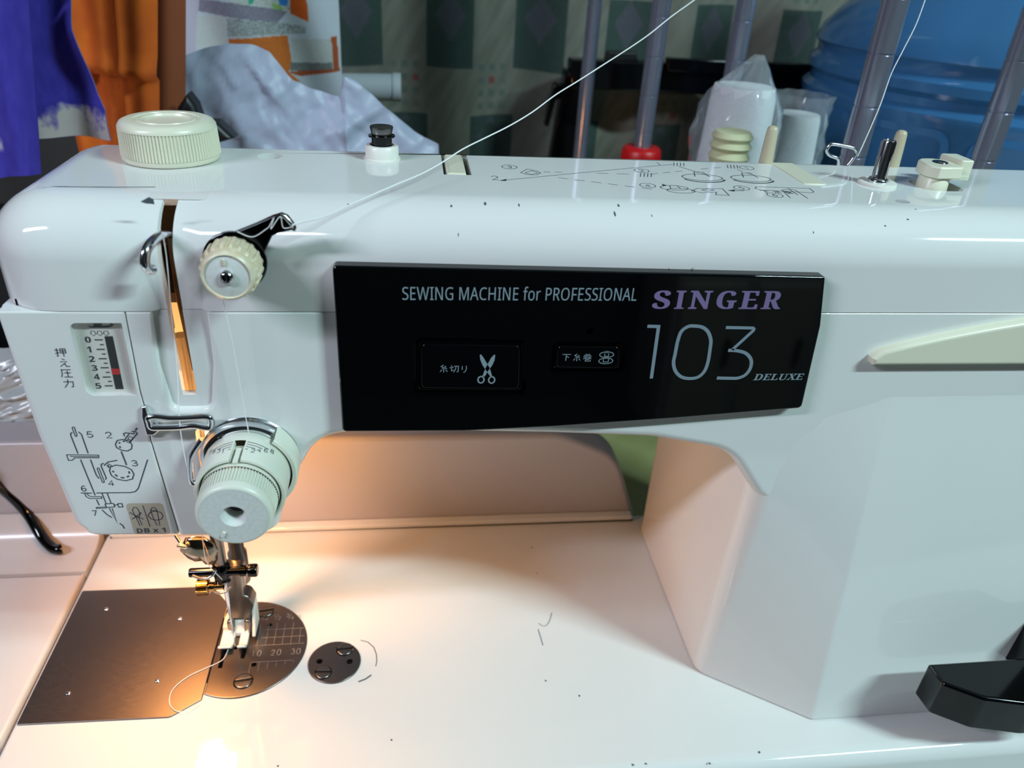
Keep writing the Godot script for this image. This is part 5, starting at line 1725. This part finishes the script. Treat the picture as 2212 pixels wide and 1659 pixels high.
func build_bags() -> void:
	var n := FastNoiseLite.new()
	n.seed = 33
	n.frequency = 0.026
	n.fractal_type = FastNoiseLite.FRACTAL_RIDGED
	n.fractal_octaves = 3
	var rim := p2([-88.29, 179.02, -81.49, 204.17, -72.18, 215.47, -59.86, 227.18, -48.11, 233.19, -34.51, 238.24, -21.24, 241.04, -8.27, 241.09, 1.78, 237.25, 8.86, 228.35, 14.98, 221.83, 22.78, 217.9, 33.47, 214.55, 42.45, 212.72, 45.88, 225.09, 52.34, 222.7, 62.53, 214.51, 76.28, 202.35, 90.5, 190.93, 105.14, 183.84])
	var b := MB.new()
	sheet(b, 120, 60, func(u: float, v: float) -> Vector3:
		var f := u * (rim.size() - 1.001)
		var t: Vector2 = rim[int(f)].lerp(rim[int(f) + 1], f - int(f))
		var y := lerpf(-52.0, t.y, pow(v, 0.6))
		var x := t.x + (1.0 - v) * 10.0 * sin(u * 21.0)
		var fold := n.get_noise_2d(x * 0.9 + y * 0.75, (y - x * 0.7) * 0.3) * 10.0 + n.get_noise_2d(x * 0.5 - y * 0.8 + 200.0, (y + x * 0.5) * 0.25) * 7.0
		return Vector3(x, y, -262.0 + 34.0 * sqrt(maxf(0.0, 1.0 - pow(2.0 * u - 1.0, 2.0) * 0.7)) * sqrt(maxf(0.02, 1.0 - v * v * 0.9)) + fold * (1.0 - v * 0.6)), 0.8)
	var c := thing("plastic_bag", "crumpled white plastic bag heaped behind the pressure knob", "bag")
	part("film", b, M.bag, c)
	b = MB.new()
	extrude(b, p2([-38.66, 218.89, -34.72, 213, -32.96, 203.84, -23.72, 203.62, -15.45, 194.96, -25.79, 191.72, -34.42, 185.85, -45.95, 185.53, -45.12, 211.12]), -218, -204, 4.0)  # black shape added where the bag opening is dark inside
	solo("dark_opening", b, M.black_dull, "added black shape standing in for the dark opening of the white plastic bag", "cloth")
	# clear bag and black case left of the head
	b = MB.new()
	sheet(b, 40, 30, func(u: float, v: float) -> Vector3:
		var x := lerpf(-230.0, -70.0, u)
		var y := lerpf(58.0, 96.0 + 6.0 * sin(u * 9.0), v)
		return Vector3(x, y, -116.0 - 30.0 * v * v + n.get_noise_2d(x * 2.2, y * 3.0) * 7.0), 0.6)
	c = thing("clear_bag", "crumpled clear plastic bag on the white back board", "bag")
	part("film", b, M.bag_clear, c)
	b = MB.new()
	rbox(b, Vector3(-205, 48, -190), Vector3(230, 204, 60), 6, 3)
	c = thing("black_case", "black case standing left of the head behind the clear bag", "case")
	part("body", b, M.black_dull, c)
	b = MB.new()
	tube(b, spline(p3([-230, 150, -190, -225, 162, -190, -205, 166, -190, -185, 162, -190, -180, 150, -190]), 5), 3, 8)
	part("handle", b, M.black_dull, c)


func build_back() -> void:
	# white roll
	var r0 := Vector3(-32.62, 191.98, -400)
	var r1 := Vector3(78.11, 195.04, -400)
	var b := MB.new()
	tube(b, PackedVector3Array([r0, r0.lerp(r1, 0.5), r1]), 10.5, 24)
	tube(b, PackedVector3Array([r1 - Vector3(5, 0, 0), r1 + Vector3(1.5, 0, 0)]), 11.2, 24)
	var c := thing("white_roll", "white roll lying level behind the plastic bag", "roll")
	part("sheet", b, M.roll, c)
	for px in [0.15, 0.55]:
		b = MB.new()
		var p := r0.lerp(r1, px)
		rbox(b, Vector3(p.x, (p.y - 10.5 - 54.0) / 2.0, p.z), Vector3(14, p.y - 10.5 + 54.0, 14), 2, 1)
		part("trestle", b, M.black_dull, c)
	# black frame
	c = thing("folding_stand", "black plastic folding stand in front of the curtain", "stand")
	b = MB.new()
	extrude(b, fil([[Vector2(231.28, 214.33).x, Vector2(231.28, 214.33).y, 2], [Vector2(232.39, 188.92).x, Vector2(232.39, 188.92).y, 3], [Vector2(478.52, 187.89).x, Vector2(478.52, 187.89).y, 3], [Vector2(470.88, 216.02).x, Vector2(470.88, 216.02).y, 3]], 4), -480, -462, 2.5)
	part("beam", b, M.black, c)
	b = MB.new()
	extrude(b, fil([[Vector2(317.76, 220.25).x, Vector2(317.76, 220.25).y, 1], [Vector2(319.65, 208.39).x, Vector2(319.65, 208.39).y, 1], [Vector2(472.99, 208.27).x, Vector2(472.99, 208.27).y, 1], [Vector2(469.68, 220.46).x, Vector2(469.68, 220.46).y, 1]], 3), -462, -455, 1.5)
	part("rail", b, M.black, c)
	b = MB.new()
	extrude(b, fil([[Vector2(265.25, 221.98).x, Vector2(265.25, 221.98).y, 1], [Vector2(263.69, 213.3).x, Vector2(263.69, 213.3).y, 1], [Vector2(294.9, 214.57).x, Vector2(294.9, 214.57).y, 1], [Vector2(291.19, 222.29).x, Vector2(291.19, 222.29).y, 1]], 3), -476, -466, 1.5)
	part("clip", b, M.black_dull, c)
	var a := Vector2(239.48, 205.22)
	for s in [[a, Vector2(232.02, 125.44)], [Vector2(465.03, 210.03), Vector2(478, 150.28)]]:
		var d: Vector2 = (s[1] - s[0])
		var e: Vector2 = s[0] + d * ((-54.0 - s[0].y) / d.y)
		b = MB.new()
		extrude(b, PackedVector2Array([s[0] + Vector2(-12, 0), e + Vector2(-12, 0), e + Vector2(12, 0), s[0] + Vector2(12, 0)]), -480, -464, 2.0)
		part("leg", b, M.black, c)
	b = MB.new()
	extrude(b, fil([[Vector2(218.19, 192.42).x, Vector2(218.19, 192.42).y, 3], [Vector2(215.2, 176.06).x, Vector2(215.2, 176.06).y, 1], [Vector2(212.53, 154.28).x, Vector2(212.53, 154.28).y, 1], [Vector2(216.07, 154.39).x, Vector2(216.07, 154.39).y, 1], [Vector2(221.13, 178.32).x, Vector2(221.13, 178.32).y, 1], [Vector2(237.14, 185.03).x, Vector2(237.14, 185.03).y, 1], [Vector2(236.5, 191.5).x, Vector2(236.5, 191.5).y, 1]], 3), -478, -466, 1.5)
	part("hook", b, M.black, c)
	# chrome posts
	var posts := [[Vector2(229.54, 248.3), -380.0, 5.6, "chrome post behind the left end of the black frame"], [Vector2(255.45, 231.59), -290.0, 6.4, "chrome post standing in the red cap"], [Vector2(315.35, 266.54), -292.0, 6.6, "chrome post behind the wrapped white thread cone"], [Vector2(323.02, 254.53), -125.0, 6.6, "chrome post beside the wire hook in front of the blue bottle"], [Vector2(399.94, 238.86), -125.0, 6.6, "chrome post by the bobbin stop in front of the blue bottle"]]
	for i in posts.size():
		var q: Vector2 = posts[i][0]
		var z: float = posts[i][1]
		var rr: float = posts[i][2]
		c = thing("chrome_post", posts[i][3], "post", "chrome posts behind the machine")
		b = MB.new().at(ON_TOP, Vector3(q.x, 0, z))
		var prof := PackedVector2Array([Vector2(0, -53.6), Vector2(rr, -53.6)])
		var y := -40.0
		while y < 520.0:
			prof.append_array([Vector2(rr, y), Vector2(rr - 0.5, y + 0.2), Vector2(rr - 0.5, y + 1.0), Vector2(rr, y + 1.2)])
			y += 25.4
		prof.append_array([Vector2(rr, 530), Vector2(0, 530)])
		lathe(b, prof, 28)
		part("tube", b, M.post, c)
		b = MB.new().at(ON_TOP, Vector3(q.x, 0, z))
		lathe(b, p2([0, -54, rr + 6, -54, rr + 6, -51, rr + 1.5, -48, rr + 0.1, -47.6]), 24)
		part("base", b, M.black_dull, c)
	var rc := Vector2(252.94, 174.02)
	b = MB.new().at(ON_TOP, Vector3(Vector2(255.45, 231.59).x, 0, -290))
	lathe(b, p2([7.2, rc.y - 30, 14.6, rc.y - 30, 14.8, rc.y - 2, 14.2, rc.y + 2.6, 12.4, rc.y + 4.6, 7.2, rc.y + 5]), 36)
	c = thing("red_cap", "red plastic cap around the foot of a chrome post", "cap")
	part("shell", b, M.red, c)
	b = MB.new().at(ON_TOP, Vector3(Vector2(255.45, 231.59).x, 0, -290))
	lathe(b, p2([7.2, -47, 11, -47, 11, rc.y - 30, 7.2, rc.y - 30]), 28)
	part("sleeve", b, M.black_dull, c)
	# thread cones on a carton
	c = thing("thread_stand", "black thread stand with a level board under the thread cones", "stand")
	b = MB.new().at(ON_TOP, Vector3.ZERO)
	extrude(b, fil([[218, 158, 6], [352, 158, 6], [352, 262, 6], [218, 262, 6]], 4), 116.5, 119.8, 0.8)
	part("stand_board", b, M.black_dull, c)
	b = MB.new().at(ON_TOP, Vector3(338, 0, -252))
	lathe(b, p2([0, -52, 34, -52, 34, -48, 8, -44, 6, -40, 6, 116.5, 0, 116.5]), 32)
	part("stand_column", b, M.steel, c)
	var k := Vector2(286.74, 219.14)
	c = thing("thread_cone", "large white thread cone wrapped in clear film", "thread cone")
	b = MB.new().at(ON_TOP, Vector3(k.x, 0, -200))
	lathe(b, p2([0, 120, 24.5, 120, 24.5, 128, 23.2, 132, 19.2, 232, 18.0, 236.5, 0, 237.5]), 44)
	part("thread", b, M.cone, c)
	var nz := FastNoiseLite.new()
	nz.seed = 4
	nz.frequency = 0.05
	b = MB.new()
	var rings := []
	for i in 19:
		var t := i / 18.0
		var ring := PackedVector3Array()
		for j in 40:
			var an := TAU * j / 40.0
			var rad := lerpf(28.0, 23.5, t) + nz.get_noise_2d(cos(an) * 40.0 + 70.0, sin(an) * 40.0 + t * 90.0) * 7.0
			if t > 0.8:
				rad *= lerpf(1.0, 0.12, (t - 0.8) / 0.2)
			ring.append(Vector3(k.x + rad * cos(an) + 5.0 * maxf(0.0, t - 0.85) * 7.0, 121.0 + t * 133.0, -200.0 - rad * sin(an)))
		rings.append(ring)
	loft(b, rings, false, false)
	part("wrap", b, M.wrap, c)
	var k2 := Vector2(342.52, 211.13)
	b = MB.new().at(ON_TOP, Vector3(k2.x, 0, -235))
	lathe(b, p2([0, 120, 19.5, 120, 19.5, 126, 14.6, 212, 13.6, 215.5, 0, 216]), 40)
	c = thing("thread_cone", "white thread cone beside the blue bottle", "thread cone")
	part("thread", b, M.cone, c)
	b = MB.new()
	rings = []
	for i in 15:
		var t := i / 14.0
		var ring := PackedVector3Array()
		for j in 32:
			var an := TAU * j / 32.0
			var rad := lerpf(22.0, 18.0, t) + nz.get_noise_2d(cos(an) * 40.0 + 170.0, sin(an) * 40.0 + t * 70.0) * 6.0
			ring.append(Vector3(k2.x + rad * cos(an), 121.0 + t * 107.0, -235.0 - rad * sin(an)))
		rings.append(ring)
	loft(b, rings, false, false)
	part("wrap", b, M.wrap, c)
	var k3 := Vector2(272.99, 203.15)
	b = MB.new().at(ON_TOP, Vector3(k3.x, 0, -172))
	lathe(b, p2([0, 120, 13, 120, 13, 124, 11.2, 126, 10.8, k3.y - 4, 12.2, k3.y - 2, 10.2, k3.y + 1.5, 12.4, k3.y + 4.0, 10.4, k3.y + 7, 12.0, k3.y + 9.5, 10.2, k3.y + 12.5, 0, k3.y + 12.8]), 36)
	c = thing("thread_spool", "small cream thread spool in front of the wrapped cone", "thread spool")
	part("thread", b, M.cone_cream, c)
	# blue water bottle
	var bx: float = Vector2(529.04, 222.8).x
	c = thing("water_bottle", "large translucent blue water bottle behind the chrome posts", "bottle")
	b = MB.new().at(ON_TOP, Vector3(bx, 0, -310))
	lathe(b, p2([0, -53.5, 118, -53.5, 130, -46, 134, -34, 134, 140, 131, 144, 131, 150, 134, 154, 134, 212, 136, 216, 136, 220, 131, 224, 131, 229, 135, 233, 135, 239, 130, 243, 130, 248, 133, 252, 130, 262, 118, 276, 96, 292, 70, 308, 46, 320, 32, 328, 29, 338, 29, 378]), 72)
	var wb := part("shell", b, M.bottle, c)
	b = MB.new().at(ON_TOP, Vector3(bx, 0, -310))
	lathe(b, p2([0, 376, 31, 376, 31, 362, 33, 362, 33, 388, 0, 390]), 36)
	part("bottle_cap", b, M.roll, c)
	# raised panels round the body
	for i in 12:
		var mid := TAU * i / 12.0 + 0.1
		b = MB.new()
		var lay := func(p: Vector2) -> Vector3:
			var an := p.x / 134.0 + mid
			return Vector3(bx + 135.2 * sin(an), p.y, -310.0 + 135.2 * cos(an))
		var o := fil([[-27, 158, 9], [27, 158, 9], [27, 209, 9], [-27, 209, 9]], 6)
		line(b, o, 5.0, lay, true)
		part("raised_panel", b, M.bottle, wb)


func build_room() -> void:
	var b := MB.new()
	rbox(b, Vector3(400, -850, 500), Vector3(4000, 100, 2400), 1, 1)
	structure("floor", b, M.floor)
	b = MB.new()
	rbox(b, Vector3(400, 1450, 500), Vector3(4000, 100, 2400), 1, 1)
	structure("ceiling", b, M.ceiling)
	b = MB.new()
	rbox(b, Vector3(400, 300, -680), Vector3(4000, 2200, 80), 1, 1)
	structure("wall_back", b, M.wall)
	b = MB.new()
	rbox(b, Vector3(400, 300, 1680), Vector3(4000, 2200, 80), 1, 1)
	structure("wall_front", b, M.wall)
	b = MB.new()
	rbox(b, Vector3(-1560, 300, 500), Vector3(80, 2200, 2400), 1, 1)
	structure("wall_left", b, M.wall)
	b = MB.new()
	rbox(b, Vector3(2360, 300, 500), Vector3(80, 2200, 2400), 1, 1)
	structure("wall_right", b, M.wall)


# white cabinet added out of view to give the glossy panel a reflection
func build_cabinet() -> void:
	var c := thing("reflection_cabinet", "unseen white cabinet with four narrow doors added for its reflection in the panel", "cabinet")
	var b := MB.new()
	rbox(b, Vector3(1050, -560, 1500), Vector3(720, 480, 240), 4, 2)
	part("body", b, M.table, c)
	for i in 4:
		b = MB.new()
		rbox(b, Vector3(780 + i * 180, -560, 1374), Vector3(150, 420, 12), 4, 2)
		var d := part("door", b, M.cream, c)
		b = MB.new()
		rbox(b, Vector3(830 + i * 180, -520, 1364), Vector3(12, 70, 8), 3, 2)
		part("handle", b, M.black, d)


# a hanging lamp with a long tube: glowing strip and a light just below it
func tube_lamp(at: Vector3, length: float, col: Color, energy: float, aim: Vector3, label: String) -> void:
	var t := thing("tube_lamp", label, "lamp")
	var dir := (aim - at).normalized()
	var xx := Vector3.RIGHT
	xx = (xx - dir * xx.dot(dir)).normalized()
	var basis := Basis(xx, dir.cross(xx) * -1.0, dir * -1.0)
	basis = Basis(xx, (dir * -1.0).cross(xx), dir * -1.0)
	var b := MB.new().at(basis, at)
	rbox(b, Vector3(0, 0, 18), Vector3(length + 40, 90, 30), 6, 4)
	part("housing", b, M.ceiling, t)
	b = MB.new().at(basis, at)
	rbox(b, Vector3(0, 0, 2), Vector3(length, 50, 6), 3, 2)
	var glow := mat(Color(1, 1, 1), 0.5)
	glow.emission_enabled = true
	glow.emission = col
	glow.emission_energy_multiplier = 6.0
	part("tube", b, glow, t)
	for s in [-0.4, 0.4]:
		b = MB.new()
		var p := at + basis * Vector3(length * s, 0, 32)
		tube(b, PackedVector3Array([p, Vector3(p.x, 1400, p.z)]), 4, 8)
		part("hanger", b, M.steel, t)
	var l := AreaLight3D.new()
	l.name = "tube_light"
	l.area_size = Vector2(length * S, 0.05)
	l.transform = Transform3D(basis, (at + dir * 6.0) * S)
	l.light_color = col
	l.light_energy = energy
	l.area_range = 8.0
	l.shadow_enabled = true
	t.add_child(l)


var lamp_energy := 0.021


func _ready() -> void:
	# camera
	var cam := Camera3D.new()
	cam.name = "camera"
	add_child(cam)
	var lens := CameraAttributesPhysical.new()
	lens.frustum_focal_length = 24.03
	lens.frustum_near = 0.01
	lens.frustum_far = 20.0
	lens.frustum_focus_distance = 0.29
	lens.exposure_aperture = 11.0
	cam.attributes = lens
	cam.transform = Transform3D(Basis(Vector3(0.9915445, 0.0560037, 0.1170604), Vector3(0.0105913, 0.8641436, -0.5031338), Vector3(-0.1293344, 0.5001194, 0.8562437)), Vector3(85.79, 305.00, 270.24) * S)
	cam.current = true
	# environment: a closed room, lit by its lamps only
	var we := WorldEnvironment.new()
	we.name = "environment"
	var env := Environment.new()
	env.background_mode = Environment.BG_COLOR
	env.background_color = Color(0, 0, 0)
	env.tonemap_mode = Environment.TONE_MAPPER_LINEAR
	env.tonemap_exposure = 1.04
	env.sdfgi_enabled = true
	env.ssao_enabled = true
	env.ssil_enabled = true
	we.environment = env
	add_child(we)
	make_materials()
	M.post = mat(Color(0.66, 0.67, 0.74), 0.2, 0.75)
	M.bulb = mat(Color(1, 0.9, 0.75), 0.4)
	M.bulb.emission_enabled = true
	M.bulb.emission = Color(1.0, 0.68, 0.36)
	M.bulb.emission_energy_multiplier = 2.0
	# lamps of the room
	tube_lamp(Vector3(1080, 1160, 720), 400, Color(0.84, 0.98, 1.0), 2.05, Vector3(150, 150, 0), "white tube lamp hanging right of the machine")
	tube_lamp(Vector3(-620, 760, 470), 400, Color(0.9, 0.92, 1.0), 0.6, Vector3(100, 150, 0), "white tube lamp hanging left of the machine")
	build_room()
	build_cabinet()
	var m := thing("sewing_machine", "white sewing machine with a black control panel on its arm", "sewing machine")
	build_bed(m)
	build_body(m)
	build_top(m)
	build_face(m)
	build_control(m)
	build_dials(m)
	build_needle(m)
	build_lever(m)
	build_threads()
	build_table()
	build_curtain()
	build_cloths()
	build_bags()
	build_back()
